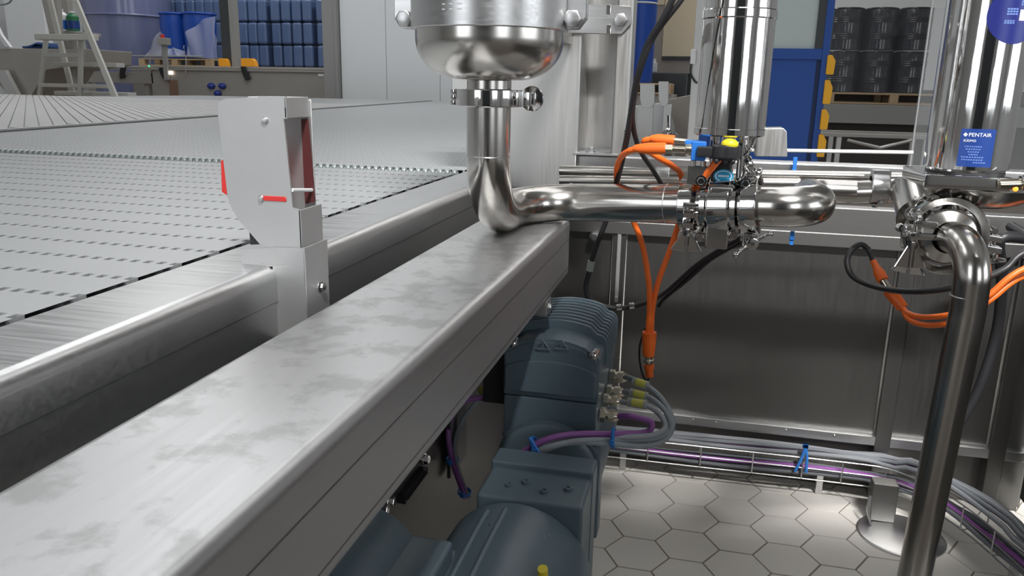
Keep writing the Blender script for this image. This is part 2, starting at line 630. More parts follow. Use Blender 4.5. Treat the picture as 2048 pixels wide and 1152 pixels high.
PITCH = 0.0795
rows = [0.594 + PITCH * k for k in range(-4, 17)]
mb = holed_belt(-3.05, BX - 0.004, rows, PITCH, 0.0187, 0.0092, 0.013)
part('belt', mb, 'belt', conv)
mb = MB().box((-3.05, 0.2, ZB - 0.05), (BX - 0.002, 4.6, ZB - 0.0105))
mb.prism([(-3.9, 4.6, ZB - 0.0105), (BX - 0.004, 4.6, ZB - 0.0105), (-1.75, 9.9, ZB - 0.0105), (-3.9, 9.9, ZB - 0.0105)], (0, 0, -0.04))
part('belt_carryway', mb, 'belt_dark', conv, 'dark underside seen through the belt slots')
rows = [2.03 + PITCH * k for k in range(0, 26)]
mb = holed_belt(-3.3, BX - 0.004, rows, PITCH, 0.0187, 0.005, 0.006)
ye = rows[-1] + PITCH - 0.003
mb.quad((-3.3, ye, ZB), (BX - 0.004, ye, ZB), (BX - 0.004, 4.6, ZB), (-3.3, 4.6, ZB))
mb.quad((-3.9, 4.6, ZB), (BX - 0.004, 4.6, ZB), (-1.75, 9.9, ZB), (-3.9, 9.9, ZB))
part('far_belt', mb, 'belt', conv, 'further belt section beyond the roller row')
# the transfer row between the two belts: a shaft of small rollers
mb = MB()
yr = 1.978
mb.cyl((-3.1, yr, ZB - 0.006), (BX - 0.005, yr, ZB - 0.006), 0.006, n=10)
x = BX - 0.014
while x > -3.05:
    mb.lathe([(0.004, -0.0062), (0.0105, -0.0055), (0.0125, -0.002), (0.0125, 0.002), (0.0105, 0.0055), (0.004, 0.0062)], (x, yr, ZB - 0.004), (1, 0, 0), 12)
    x -= 0.0197
part('transfer_rollers', mb, 'roller', conv, 'row of small grey rollers between the belts')
# side beam with a rolled edge
mb = MB()
prof = [(-0.606, 0.955), (-0.606, 0.9795), (-0.604, 0.981), (-0.515, 0.981)]
for k in range(1, 8):
    a = math.pi / 2 * k / 7
    prof.append((-0.515 + 0.016 * math.sin(a), 0.965 + 0.016 * math.cos(a)))
prof += [(-0.499, 0.938), (-0.4995, 0.9365), (-0.501, 0.935), (-0.501, 0.80), (-0.58, 0.80), (-0.58, 0.955)]
mb.prism([(x, -0.3, z) for x, z in prof], (0, 3.2, 0))
part('side_beam', mb, 'steel', conv, 'satin stainless side beam with rounded edge')
mb = MB()
for y in (0.4, 2.6):
    mb = MB().box((-0.585, y, 0.0), (-0.525, y + 0.06, 0.80), 0.004)
    part('leg', mb, 'steel', conv)
    mb = MB().box((-2.6, y, 0.0), (-2.54, y + 0.06, 0.93), 0.004)
    part('leg', mb, 'steel', conv)

# the whiter diagonal belt joining from the left
e0, e1 = PZ(0, 265, ZB), PZ(690, 215, ZB)
ed = (e1 - e0).normalized()
en = Vector((-ed.y, ed.x, 0))                 # towards the left
side = thing('merging_conveyor', 'pale white grid belt conveyor merging diagonally, far left behind the grey belt', 'conveyor', (-5, 5, 0))
mb = MB()
ZW = ZB + 0.012
TP, TG = 0.055, 0.006
ca, sa = math.cos(math.radians(44)), math.sin(math.radians(44))
org = e0
for i in range(-100, 110):
    for j in range(-60, 130):
        lx, ly = i * TP, j * TP
        c = Vector((org.x + lx * ca - ly * sa, org.y + lx * sa + ly * ca, ZW))
        d = (c - org).dot(en)
        s_ = (c - org).dot(ed)
        if d < 0.03 or d > 4.6 or s_ < -0.6 or s_ > 4.6 + d * 0.2 or c.x < -8.6:
            continue
        h = TP / 2 - TG / 2
        q = []
        for (ax, ay) in ((-h, -h), (h, -h), (h, h), (-h, h)):
            q.append((c.x + ax * ca - ay * sa, c.y + ax * sa + ay * ca, ZW))
        mb.quad(*q)
part('grid_belt', mb, 'belt_white', side)
a0, a1 = org - ed * 0.7, org + ed * 7.4
mb = MB()
mb.prism([(a0.x, a0.y, ZW - 0.006), (a1.x, a1.y, ZW - 0.006), (a1.x + en.x * 3.2, a1.y + en.y * 3.2, ZW - 0.006), (a0.x + en.x * 5.5, a0.y + en.y * 5.5, ZW - 0.006)], (0, 0, -0.0045))
part('belt_carryway', mb, 'belt', side)
mb = MB()
mb.prism([tuple(a0 + Vector((0, 0, 0.012))), tuple(a1 + Vector((0, 0, 0.012))), tuple(a1 + en * 0.03 + Vector((0, 0, 0.012))), tuple(a0 + en * 0.03 + Vector((0, 0, 0.012)))], (0, 0, -0.011))
part('edge_strip', mb, 'belt_white', side)
mb = MB()
for (x, y) in ((-4.2, 4), (-6.5, 5), (-5, 8)):
    mb = MB().box((x, y, 0), (x + .08, y + .08, ZW - 0.011), 0.004)
    part('leg', mb, 'steel', side)

# ------------------------------------------------------------------ narrow beam in the foreground
ZF = 0.945
k_ = (1.2 - ZF) / 0.22
xl, xr = -0.3675 * k_, -0.2205 * k_
zb = 1.2 - 0.322 * k_
YE = 1.345 * k_
fb = thing('support_beam', 'wide square stainless beam with stained top running from the front under the elbow pipe', 'beam', ((xl + xr) / 2, 0.6, zb))
mb = MB()
r = 0.013
pr = []
for (cx, cz, s0) in ((xr - r, ZF - r, 0), (xl + r, ZF - r, 1), (xl + r, zb + r, 2), (xr - r, zb + r, 3)):
    for k in range(7):
        a = math.pi / 2 * (s0 + k / 6)
        pr.append((cx + r * math.cos(a), cz + r * math.sin(a)))
mb.prism([(x, -0.25, z) for x, z in pr], (0, YE + 0.25, 0))
part('tube_body', mb, 'steel_top', fb)
mb = MB()
mb.box((xr - 0.001, -0.25, ZF - 0.042), (xr + 0.0004, YE, ZF - 0.040), 0.0003, 1)
part('weld_seam', mb, 'dark_steel', fb)
mb = MB().box((xr - 0.001, -0.25, zb + 0.018), (xr + 0.0004, YE, zb + 0.020), 0.0003, 1)
part('weld_seam', mb, 'dark_steel', fb)
mb = MB()
ey = PX(1100, 596, xr).y
mb.box((xr - 0.03, ey - 0.02, zb - 0.028), (xr - 0.001, ey + 0.02, zb + 0.002), 0.003)
mb.hexbolt((xr - 0.001, ey, zb - 0.014), (1, 0, 0), 0.006, 0.005)
part('mounting_tab', mb, 'steel', fb)

# ------------------------------------------------------------------ folded sensor bracket
YB = 0.86
br = thing('sensor_bracket', 'tall folded sheet metal sensor bracket standing on the conveyor side beam', 'bracket', PY(560, 540, YB))


def poly(pts, y=YB):
    return [PY(u, v, y) for u, v in pts]


TH = 0.0025
mb = MB()
front = [(435, 222), (437, 208), (444, 200), (452, 197), (515, 195), (518, 192), (571, 193), (574, 237), (567, 238), (585, 415), (601, 420), (604, 496), (548, 494), (520, 489), (497, 462), (475, 438), (463, 415), (455, 392)]
mb.prism(poly(front), (0, TH, 0))
part('front_plate', mb, 'sheet', br)
xs0, xs1 = PY(572, 215, YB).x, PY(602, 460, YB).x
yb1 = PX(618, 228, xs0).y
mb = MB()


def side_face(pts, x0f=0.0):
    """Side flange receding from the front plate; pts = (z pixel row on the front edge, u) pairs."""
    return pts


zt, zt2 = PY(572, 193, YB).z, PY(572, 237, YB).z
zl0, zl1 = PY(600, 420, YB).z, PY(602, 496, YB).z
mb.box((xs0 - TH, YB, zt2), (xs0 + 0.0005, yb1, zt - 0.001), 0.0008, 1)
mb.box((xs0 - 0.05, YB + 0.001, zt - 0.004), (xs0, yb1, zt - 0.001), 0.0008, 1)
part('top_flange', mb, 'sheet', br)
mb = MB()
yb2 = PX(646, 483, xs1).y
mb.box((xs1 - TH, YB, zl1), (xs1 + 0.0005, yb2, zl0), 0.0008, 1)
part('lower_flange', mb, 'sheet', br)
mb = MB()
xi = PY(450, 300, YB).x
mb.box((xi + 0.012, yb1 - 0.001, zl0 - 0.01), (xs0 + 0.004, yb1 + TH - 0.001, zt - 0.004), 0.0008, 1)
part('rear_plate', mb, 'sheet', br)
mb = MB()
q = [PY(452, 315, YB + 0.008), PY(560, 318, YB + 0.008), PY(572, 396, YB + 0.008), PY(452, 390, YB + 0.008), PY(443, 384, YB + 0.008), PY(441, 322, YB + 0.008)]
mb.prism(q, (0, 0.008, 0), 0.001)
part('red_reflector', mb, 'red', br, 'red reflector held behind the front plate')
mb = MB()
z = PY(605, 380, YB).z
mb.cyl(PY(584, 380, YB + 0.003), PY(624, 380, yb1 - 0.003), 0.0024, n=10)  # pale bar put in for the bright belt seen through a slot
part('bright_slot_bar', mb, 'white_plastic', br)
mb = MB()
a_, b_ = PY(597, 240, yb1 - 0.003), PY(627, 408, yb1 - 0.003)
mb.prism([PY(u, v, yb1 - 0.004) for u, v in ((602, 238), (616, 238), (630, 404), (610, 408))], (0, 0.002, 0))  # dark red patch painted in for the reflector mirrored on the rear plate
part('painted_reflection', mb, 'red_reflection', br, 'dark red reflection painted inside the bracket')
mb = MB()
s0, s1 = PY(522, 396, YB - 0.0006), PY(572, 393, YB - 0.0006)
mb.box((s0.x, s0.y - 0.0008, s0.z - 0.003), (s1.x, s0.y + 0.0008, s0.z + 0.003), 0.0006, 1)
part('slot', mb, 'red', br, 'narrow slot showing red')
for (u, v, rr) in ((530, 241, 0.0042), (523, 397, 0.0042)):
    mb = MB()
    c = PY(u, v, YB)
    mb.lathe([(0.0001, -0.004), (rr * 0.75, -0.0038), (rr, -0.002), (rr, 0.001)], c, (0, 1, 0), 16)
    mb.box((c.x - rr * 0.8, c.y - 0.0045, c.z - 0.0006), (c.x + rr * 0.8, c.y - 0.0035, c.z + 0.0006))
    part('screw', mb, 'steel', br)
mb = MB()
q = [PY(498, 462, YB + 0.004), PY(520, 489, YB + 0.004), PY(500, 490, YB + 0.004)]
mb.prism(q, (0, 0.02, 0), 0.001)
part('rubber_stop', mb, 'rubber', br)
# mount below, bolted to the beam
mb = MB()
q = [(484, 499), (548, 495), (609, 497), (613, 660), (557, 680), (553, 600), (545, 533), (482, 534)]
mb.prism(poly(q, YB - 0.004), (0, TH, 0))
part('mount_plate', mb, 'sheet', br)
mb = MB()
xm = PY(611, 560, YB - 0.004).x
ym = PX(656, 520, xm).y
mb.box((xm - TH, YB - 0.004, PY(611, 690, YB).z), (xm + 0.0005, ym, PY(610, 494, YB).z), 0.001, 1)
mb.box((xm - 0.06, YB - 0.004, 0.9815), (xm - 0.028, ym, 0.9835), 0.0006, 1)
part('mount_flange', mb, 'sheet', br)
mb = MB()
mb.hexbolt(PX(640, 573, xm), (1, 0, 0), 0.0055, 0.007)
part('mount_bolt', mb, 'chrome', br)

# ------------------------------------------------------------------ machine frame behind the pipes
YH = 1.95
fr = thing('bay_framework', 'stainless square tube frame with header rail and corner posts around the bay', 'frame', (0.3, 2.4, 0))
hz0, hz1 = 0.984, 1.040
hx1 = PY(1850, 340, YH).x
mb = MB().box((-0.43, YH, hz0), (hx1 + 0.3, YH + 0.055, hz1), 0.006, 3)
part('header_tube', mb, 'steel', fr, 'bright square header tube')
YP = 2.45
mb = MB()
pz0, pz1 = 0.765, 0.880
mb.box((-0.60, YP - 0.03, 0.80), (0.98, YP + 0.03, pz1), 0.005)
mb.box((-0.60, YP - 0.034, pz0), (0.98, YP - 0.012, 0.805), 0.003)
part('panel_rail', mb, 'rail_steel', fr)
mb = MB().box((-0.60, YP - 0.028, 0.165), (0.98, YP + 0.02, 0.195), 0.003)
for xx in (0.02, 0.09, 0.30, 0.44):
    mb.sphere((xx, YP - 0.030, 0.186), 0.004, n=10)
part('lower_rail', mb, 'steel', fr)
for xx in (-0.60, 0.555, 0.865):
    mb = MB().box((xx, YP - 0.03, 0.0), (xx + 0.045, YP + 0.03, 0.80), 0.004)
    part('post', mb, 'dark_steel', fr)
mb = MB().box((-0.262, YP - 0.028, 0.17), (-0.222, YP - 0.004, 0.80), 0.003)
part('mullion', mb, 'dark_steel', fr)
mb = MB().box((-0.248, YP - 0.033, 0.55), (-0.236, YP - 0.027, 0.80), 0.002)
mb.hexbolt((-0.242, YP - 0.033, 0.565), (0, -1, 0), 0.005, 0.006)
part('cable_strip', mb, 'alu', fr)
mb = MB()
c = PY(1190, 472, 2.41)
mb.hexbolt(c, (0, -1, 0), 0.012, 0.02)
part('rail_bolt', mb, 'steel', fr)
mb = MB().box((0.95, 0.2, 0.80), (1.01, YP - 0.03, 0.88), 0.005)
part('side_rail', mb, 'dark_steel', fr)
mb = MB().box((-0.42, YH + .005, 0.02), (-0.37, YH + 0.05, hz0), 0.004)
part('upright', mb, 'dark_steel', fr)
mb = MB().box((0.95, YH + .005, 0.02), (1.0, YH + 0.05, hz1), 0.004)
part('upright', mb, 'dark_steel', fr)


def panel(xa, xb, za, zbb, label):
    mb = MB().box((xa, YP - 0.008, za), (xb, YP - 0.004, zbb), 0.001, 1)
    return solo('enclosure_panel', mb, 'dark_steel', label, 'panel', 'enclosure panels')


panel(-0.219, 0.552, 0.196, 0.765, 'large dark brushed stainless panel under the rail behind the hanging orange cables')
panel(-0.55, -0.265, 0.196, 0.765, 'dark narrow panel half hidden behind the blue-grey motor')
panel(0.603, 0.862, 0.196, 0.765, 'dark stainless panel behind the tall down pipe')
mb = MB().box((0.905, YP - 0.008, 0.0), (0.972, YP - 0.004, 0.80), 0.001, 1)
solo('filler_strip', mb, 'dark_steel', 'narrow dark filler strip in the rear right corner of the bay', 'strip')
mb = MB().box((0.962, 0.3, 0.06), (0.966, YP - 0.04, 0.80), 0.001, 1)
solo('enclosure_panel', mb, 'dark_steel', 'dark stainless side panel along the right edge above the cables', 'panel', 'enclosure panels')
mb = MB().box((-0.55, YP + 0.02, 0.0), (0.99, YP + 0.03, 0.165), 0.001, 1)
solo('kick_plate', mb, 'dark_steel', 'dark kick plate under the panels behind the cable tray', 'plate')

# foot of the corner post
ft = thing('frame_foot', 'square stainless frame foot with round base plate on the hexagonal tiles', 'foot', (0.58, 2.24, 0))
mb = MB().box((0.530, 2.250, 0.010), (0.598, 2.300, 0.125), 0.004)
part('leg', mb, 'dark_steel', ft)
mb = MB().lathe([(0, 0), (0.115, 0), (0.115, 0.004), (0.110, 0.008), (0.03, 0.012), (0, 0.012)], (0.605, 2.20, 0.0), (0, 0, 1), 40)
mb.lathe([(0.0, 0.0), (0.007, 0), (0.007, 0.004), (0.004, 0.007), (0, 0.007)], (0.68, 2.155, 0.010), (0, 0, 1), 12)
part('base_plate', mb, 'steel', ft)
mb = MB()
mb.tube(spline([(0.524, 2.243, 0.09), (0.520, 2.235, 0.05), (0.530, 2.225, 0.012)]), 0.004)
part('weld_bead', mb, 'steel', ft)

# ------------------------------------------------------------------ column behind the bowl
YC = 1.93
x0, x1, x2, x3 = (PY(u, 200, YC).x for u in (1004, 1158, 1226, 1257))
po = thing('channel_column', 'upright folded stainless column behind the bowl with open channel on its right', 'column', ((x0 + x3) / 2, YC, hz1))
mb = MB()
t_ = 0.004
outer = [(x0, YC), (x1 - 0.004, YC), (x1, YC + 0.004), (x1, YC + 0.13), (x2, YC + 0.13), (x2, YC + 0.004), (x2 + 0.004, YC), (x3 - 0.004, YC), (x3, YC + 0.004), (x3, YC + 0.09)]
inner = [(x3 - t_, YC + 0.09), (x3 - t_, YC + t_), (x2 + t_, YC + t_), (x2 + t_, YC + 0.13 + t_), (x1 - t_, YC + 0.13 + t_), (x1 - t_, YC + t_), (x0, YC + t_)]
mb.prism([(x, y, hz1 + 0.006) for x, y in outer + inner], (0, 0, 0.75))
part('folded_body', mb, 'steel_v', po)
mb = MB()
w0, w1 = PY(905, 160, YC + 0.01), PY(1010, 190, YC + 0.01)
mb.box((w0.x, YC + 0.005, w1.z), (x0 + 0.01, YC + 0.012, w1.z + 0.42), 0.001, 1)
part('wing_plate', mb, 'steel_v', po)
mb = MB().box((x0, YC, 0.955), (x1 - 0.002, YC + t_, hz1 + 0.007), 0.001, 1)
part('lower_skirt', mb, 'steel_v', po)
mb = MB().box((x1 - 0.01, YC - 0.002, hz1), (x2 + 0.02, YC + 0.053, hz1 + 0.006), 0.001, 1)
part('foot_plate', mb, 'steel', po)
mb = MB()
c = PY(1181, 308, YC + 0.02)
mb.hexbolt((c.x, YC + 0.02, hz1 + 0.006), (0, 0, 1), 0.009, 0.013)
part('foot_bolt', mb, 'steel', po)
mb = MB()
c = PY(1250, 262, YC)
for dz in (0, 0.007):
    mb.cyl((c.x, YC - 0.0006, c.z - dz), (c.x, YC + 0.0005, c.z - dz), 0.002, n=10)
part('rivet', mb, 'black', po)

# ------------------------------------------------------------------ bowl vessel held by a split band
YV = 1.27
vx = PY(978, 200, YV).x
ve = thing('bowl_vessel', 'polished round-bottomed stainless vessel clamped in a split band above the elbow', 'vessel', (vx, YV, 1.20))
zr = PY(982, 62, YV).z                       # lower rim of the band
RB = 0.1165
prof = [(0.034, -0.078), (0.036, -0.0745)]
for k in range(0, 13):
    a = math.pi / 2 * k / 12
    rr = 0.040 + (RB - 0.040) * math.sin(a) ** 0.85
    prof.append((rr, -0.0745 + 0.0605 * (1 - math.cos(a)) ** 0.95))
prof += [(RB, 0.0), (RB, 0.35)]
mb = MB().lathe(prof, (vx, YV, zr), (0, 0, 1), 64)
part('bowl', mb, 'pipe', ve, 'polished rounded bowl')
mb = MB()
mb.lathe([(RB, 0), (RB + 0.0055, 0.0), (RB + 0.0065, 0.001), (RB + 0.0065, 0.060), (RB + 0.0055, 0.061), (RB, 0.061)], (vx, YV, zr), (0, 0, 1), 64)
part('split_band', mb, 'steel', ve)
mb = MB()
zc = zr + 0.028
for sx, wl in ((-1, 0.038), (1, 0.036)):
    mb = MB()
    xa_, xb_ = vx + sx * (RB - 0.004), vx + sx * (RB + wl)
    pts = []
    hw = 0.0255
    lo_, hi_ = min(xa_, xb_), max(xa_, xb_)
    if sx < 0:
        pr2 = [(hi_, -hw), (lo_ + 0.012, -hw), (lo_, -hw + 0.016), (lo_, hw), (hi_, hw)]
    else:
        pr2 = [(lo_, -hw), (hi_ - 0.012, -hw), (hi_, -hw + 0.016), (hi_, hw), (lo_, hw)]
    for yy in (-0.012, 0.006):
        mb.prism([(x, YV + yy, zc + z) for x, z in pr2], (0, 0.006, 0), 0.001, 1)
    mb.box((xa_ - 0.004, YV - 0.008, zc - hw + 0.003), (xa_ + 0.004, YV + 0.008, zc + hw - 0.003))
    part('band_lug', mb, 'steel', ve)
for u in (810, 1146):
    mb = MB()
    c = PY(u, 38, YV - 0.012)
    mb.hexbolt((c.x, YV - 0.012, c.z), (0, -1, 0), 0.0135, 0.010, False)
    mb.cyl((c.x, YV - 0.011, c.z), (c.x, YV + 0.02, c.z), 0.006)
    part('clamp_bolt', mb, 'steel', ve)
mb = MB()
for k, (w_) in enumerate((0.022, 0.030, 0.026)):
    for q in range(3):
        a = -math.pi / 2 - 0.30 + 0.10 * q
        c = Vector((vx + (RB + 0.0066) * math.cos(a), YV + (RB + 0.0066) * math.sin(a), zr + 0.036 - k * 0.007))
        mb.box((c.x - 0.003, c.y - 0.0003, c.z - 0.0009), (c.x + 0.004, c.y + 0.0004, c.z + 0.0009))
part('etched_marking', mb, 'steel_v', ve)
mb = MB().cyl((vx, YV, zr - 0.110), (vx, YV, zr - 0.072), 0.0355, n=40)
part('outlet', mb, 'pipe', ve)
# arm plate bolted to the column, its tube reaching forward to the band behind the bowl
YA = YC - 0.007
ar = thing('support_arm', 'folded stainless arm plate bolted across the top of the column behind the bowl clamp', 'bracket', PY(1200, 68, YA))
mb = MB()
q = [(1100, 8), (1228, 10), (1262, 12), (1263, 48), (1243, 69), (1100, 66)]
mb.prism([PY(u, v, YA) for u, v in q], (0, 0.006, 0), 0.0015, 1)
part('arm_plate', mb, 'steel', ar)
zz = PY(1140, 40, YA).z
mb = MB().box((vx - 0.02, YV + RB + 0.007, zr + 0.012), (vx + 0.02, YA + 0.0005, zr + 0.05), 0.003)
mb.box((vx - 0.02, YA, min(zr + 0.012, zz - 0.03)), (PY(1110, 30, YA).x, YA + 0.005, max(zr + 0.05, zz + 0.03)), 0.001, 1)
part('arm_tube', mb, 'steel_v', ar)
mb = MB()
mb.hexbolt(PY(1241, 40, YA), (0, -1, 0), 0.0155, 0.011, False)
part('arm_bolt', mb, 'steel', ar)
for v in (19, 59):
    c = PY(1217, v, YA)
    mb = MB().box((c.x - 0.005, YA - 0.0012, c.z - 0.011), (c.x + 0.005, YA + 0.001, c.z + 0.011), 0.001, 1)
    part('fold_relief', mb, 'chrome', ar)

# ------------------------------------------------------------------ process pipe
RP = 0.0355
W0 = PY(1142, 404, 1.52)
W1 = PY(1368, 408, 1.475)
dr = (W1 - W0).normalized()
cb = Vector((vx + 0.004, 0, 0))
tt = (cb.x - W0.x) / dr.x
CB = W0 + dr * tt                               # second corner
CA = Vector((vx, YV, CB.z + 0.004))
pp = thing('process_pipe', 'polished stainless elbow pipe leading from the bowl down and right to the valve', 'pipe', (CA.x, CA.y, CA.z - RP))
mb = MB()
pth = fillet([(vx, YV, zr - 0.112), CA, CB, W1 - dr * 0.002], [0, 0.105, 0.105, 0], 14)
mb.tube(pth, RP, 40)
part('pipe_body', mb, 'pipe', pp)
mb = MB()
for p, ax in (((vx, YV, PY(978, 312, YV).z), (0, 0, 1)), (W0, dr), (W0 + (W1 - W0) * 0.86, dr)):
    mb.torus(p, ax, RP, 0.0009, 40, 6)
part('weld_bead', mb, 'steel', pp)
mb = MB()
zf = PY(978, 196, YV).z
mb.lathe([(RP - .002, -0.014), (RP + .001, -0.014), (0.044, -0.004), (0.045, 0.0), (0.044, 0.004), (RP + .001, 0.014), (RP - .002, 0.014)], (vx, YV, zf), (0, 0, 1), 40)
part('ferrule', mb, 'pipe', pp)


def wing_nut(mb, p, ax, side, L=0.034, spread=0.55, w=0.02, t=0.0022):
    """Hub with two flat wings splaying along ax to both sides."""
    p, ax, side = Vector(p), Vector(ax).normalized(), Vector(side).normalized()
    nrm = ax.cross(side).normalized()
    mb.lathe([(0, 0), (0.0085, 0), (0.0085, 0.005), (0.0065, 0.012), (0, 0.012)], p, ax, 20)
    for s in (-1, 1):
        d = (ax * math.cos(spread) + side * s * math.sin(spread)).normalized()
        b = p + side * s * 0.005 + ax * 0.003
        e = b + d * L
        i0 = p + side * s * 0.002 + ax * 0.012
        i1 = e - side * s * w * 0.95 + ax * L * 0.04
        pts = [b - nrm * t / 2, e - nrm * t / 2, i1 - nrm * t / 2, i0 - nrm * t / 2]
        mb.prism(pts, nrm * t, 0.0006, 1)
        mb.tube([b, e], 0.0021, 8)


def tri_clamp(label, c, axis, Rr, width, ear, bolt, style, tip=0.05):
    """Hinged ferrule clamp: split ring, hinge, ears, bolt and a wing nut or a disc nut."""
    c, axis, ear, bolt = Vector(c), Vector(axis).normalized(), Vector(ear).normalized(), Vector(bolt).normalized()
    t = thing('ferrule_clamp', label, 'clamp', c - Vector((0, 0, Rr)), 'ferrule clamps')
    mb = MB()
    w = width / 2
    mb.lathe([(Rr - 0.012, -w * 0.55), (Rr - 0.001, -w), (Rr, -w * 0.9), (Rr, w * 0.9), (Rr - 0.001, w), (Rr - 0.012, w * 0.55), (Rr - 0.012, -w * 0.55)], c, axis, 48)
    part('ring', mb, 'chrome', t)
    mb = MB()
    h = c - ear * (Rr + 0.006)
    for s in (-1, 0, 1):
        mb.cyl(h + axis * s * w * 0.68 - axis * w * 0.3, h + axis * s * w * 0.68 + axis * w * 0.3, 0.0075, n=16, bev=0.001)
    mb.cyl(h - axis * w, h + axis * w, 0.003, n=10)
    part('hinge', mb, 'chrome', t)
    mb = MB()
    e = c + ear * (Rr + 0.009)
    for s in (-1, 1):
        q = e + bolt * s * 0.009
        mtx = Matrix.Translation(q) @ Matrix((ear, bolt, ear.cross(bolt))).transposed().to_4x4()
        mb.box((-0.014, -0.0055, -w * 0.85), (0.012, 0.0055, w * 0.85), 0.002, 2, mtx)
    part('ear', mb, 'chrome', t)
    mb = MB()
    mb.cyl(e - bolt * 0.020, e + bolt * tip, 0.0042, n=14, bev=0.0008)
    mb.cyl(e - bolt * 0.022 - ear.cross(bolt) * w * 0.9, e - bolt * 0.022 + ear.cross(bolt) * w * 0.9, 0.0048, n=14)
    part('bolt', mb, 'chrome', t)
    mb = MB()
    side = ear.cross(bolt) if style != 'ear' else ear
    if style == 'disc':
        p = e + bolt * 0.018
        mb.lathe([(0, 0), (0.008, 0), (0.008, 0.006), (0.019, 0.009), (0.020, 0.011), (0.018, 0.0125), (0.007, 0.011), (0, 0.011)], p, bolt, 28)
    elif style == 'pins':
        p = e + bolt * 0.016
        mb.cyl(p, p + bolt * 0.014, 0.011, n=24, bev=0.002)
        sd = (side + ear * 0.7).normalized()
        for s in (-1, 1):
            mb.tube(fillet([p + bolt * 0.007 + sd * s * 0.008, p + bolt * 0.010 + sd * s * 0.026, p + bolt * 0.016 + sd * s * 0.034], [0, 0.008, 0]), [0.0042] * 13, 12)
            mb.sphere(p + bolt * 0.016 + sd * s * 0.034, 0.0052, n=12)
    else:
        wing_nut(mb, e + bolt * 0.020, bolt, side, 0.042, 0.5, 0.024)
    part('wing_nut', mb, 'chrome', t)
    return t


tri_clamp('band clamp with disc nut around the vertical pipe under the bowl', (vx, YV, zf), (0, 0, 1), 0.0535, 0.026, (1, -0.12, 0), (0.12, 1, 0), 'disc', 0.02)

# ------------------------------------------------------------------ second length of pipe after the valve, turning back and right
V0 = PY(1512, 412, 1.452)
C1 = PY(1640, 416, 1.43)
C2 = C1 + Vector((0.0, 0.27, -0.012))
B0 = PY(1692, 384, 1.72)
B1 = PY(1800, 381, 1.70)
C2 = Vector((C1.x, B0.y, B0.z))
p2 = thing('return_pipe', 'polished stainless pipe right of the valve ending in a rounded U elbow', 'pipe', (C1.x, C1.y, C1.z - RP))
mb = MB()
mb.tube(fillet([V0, C1, C1 + Vector((0, 0.16, -0.003))], [0, 0.062, 0], 14), RP, 40)
part('pipe_body', mb, 'pipe', p2)
mb = MB()
mb.tube([C1 + Vector((0, 0.158, -0.003)), C1 + Vector((0, 0.20, -0.004))], [RP, 0.0245], 40)
mb.tube(fillet([C1 + Vector((0, 0.198, -0.004)), C2, B0 + Vector((0.02, 0, 0)), B1], [0, 0.05, 0.0001, 0], 12), 0.0235, 32)
part('reduced_branch', mb, 'pipe', p2)
c = PY(1757, 376, 1.71)
mb = MB()
mb.lathe([(0.0238, -0.016), (0.030, -0.016), (0.031, -0.014), (0.031, 0.014), (0.030, 0.016), (0.0238, 0.016)], (c.x, c.y, c.z), (1, 0, 0), 32)
mb.box((c.x - 0.016, c.y - 0.012, c.z + 0.024), (c.x + 0.018, c.y + 0.012, c.z + 0.036), 0.002)
part('pipe_clip', mb, 'steel', p2)
mb = MB()
mb.hexbolt((c.x - 0.004, c.y - 0.006, c.z - 0.030), (0, 0, -1), 0.006, 0.008)
mb.hexbolt((c.x + 0.004, c.y - 0.020, c.z - 0.026), (0, -1, -0.4), 0.005, 0.006)
part('clip_bolt', mb, 'steel', p2)

# thin pipe behind
tp = thing('thin_pipe', 'thin straight stainless pipe running behind the main pipe under the header tube', 'pipe', PY(1400, 350, 1.80))
mb = MB().cyl(PY(1120, 341, 1.82), PY(1850, 357, 1.80), 0.0115, n=20)
part('pipe_body', mb, 'pipe', tp)
c = PY(1325, 352, 1.81)
mb = MB()
mb.lathe([(0.0116, -0.015), (0.019, -0.015), (0.020, -0.013), (0.020, 0.013), (0.019, 0.015), (0.0116, 0.015)], c, (1, 0, 0), 20)
mb.hexbolt((c.x - 0.004, c.y - 0.018, c.z - 0.006), (0, -1, 0), 0.005, 0.005)
part('pipe_clip', mb, 'steel', tp)
lp = thing('second_thin_pipe', 'slim steel pipe just below the thin straight one, mostly hidden by the main pipe', 'pipe', PY(1400, 368, 1.76))
mb = MB().cyl(PY(1120, 361, 1.78), PY(1600, 368, 1.78), 0.012, n=20)
part('pipe_body', mb, 'pipe', lp)
mb = MB().cyl(PY(1500, 300, 2.08), PY(1826, 305, 2.08), 0.0045, n=12)
solo('guide_rod', mb, 'white_plastic', 'slender pale rod lying above the header tube right of the valve', 'rod')
for u, v0, v1, lab in ((1591, 314, 372, 'blue cable tie round the header tube behind the return elbow'), (1585, 462, 490, 'blue cable tie end poking out below the return elbow')):
    mb = MB()
    a_, b_ = PY(u, v0, 1.935), PY(u - 1, v1, 1.935)
    mb.box((a_.x - 0.0045, 1.932, b_.z), (a_.x + 0.0045, 1.9345, a_.z), 0.0008, 1)
    mb.box((a_.x - 0.006, 1.929, (a_.z + b_.z) / 2 - 0.004), (a_.x + 0.006, 1.9345, (a_.z + b_.z) / 2 + 0.005), 0.001, 1)
    solo('cable_tie', mb, 'tie_blue', lab, 'cable tie', 'blue cable ties')

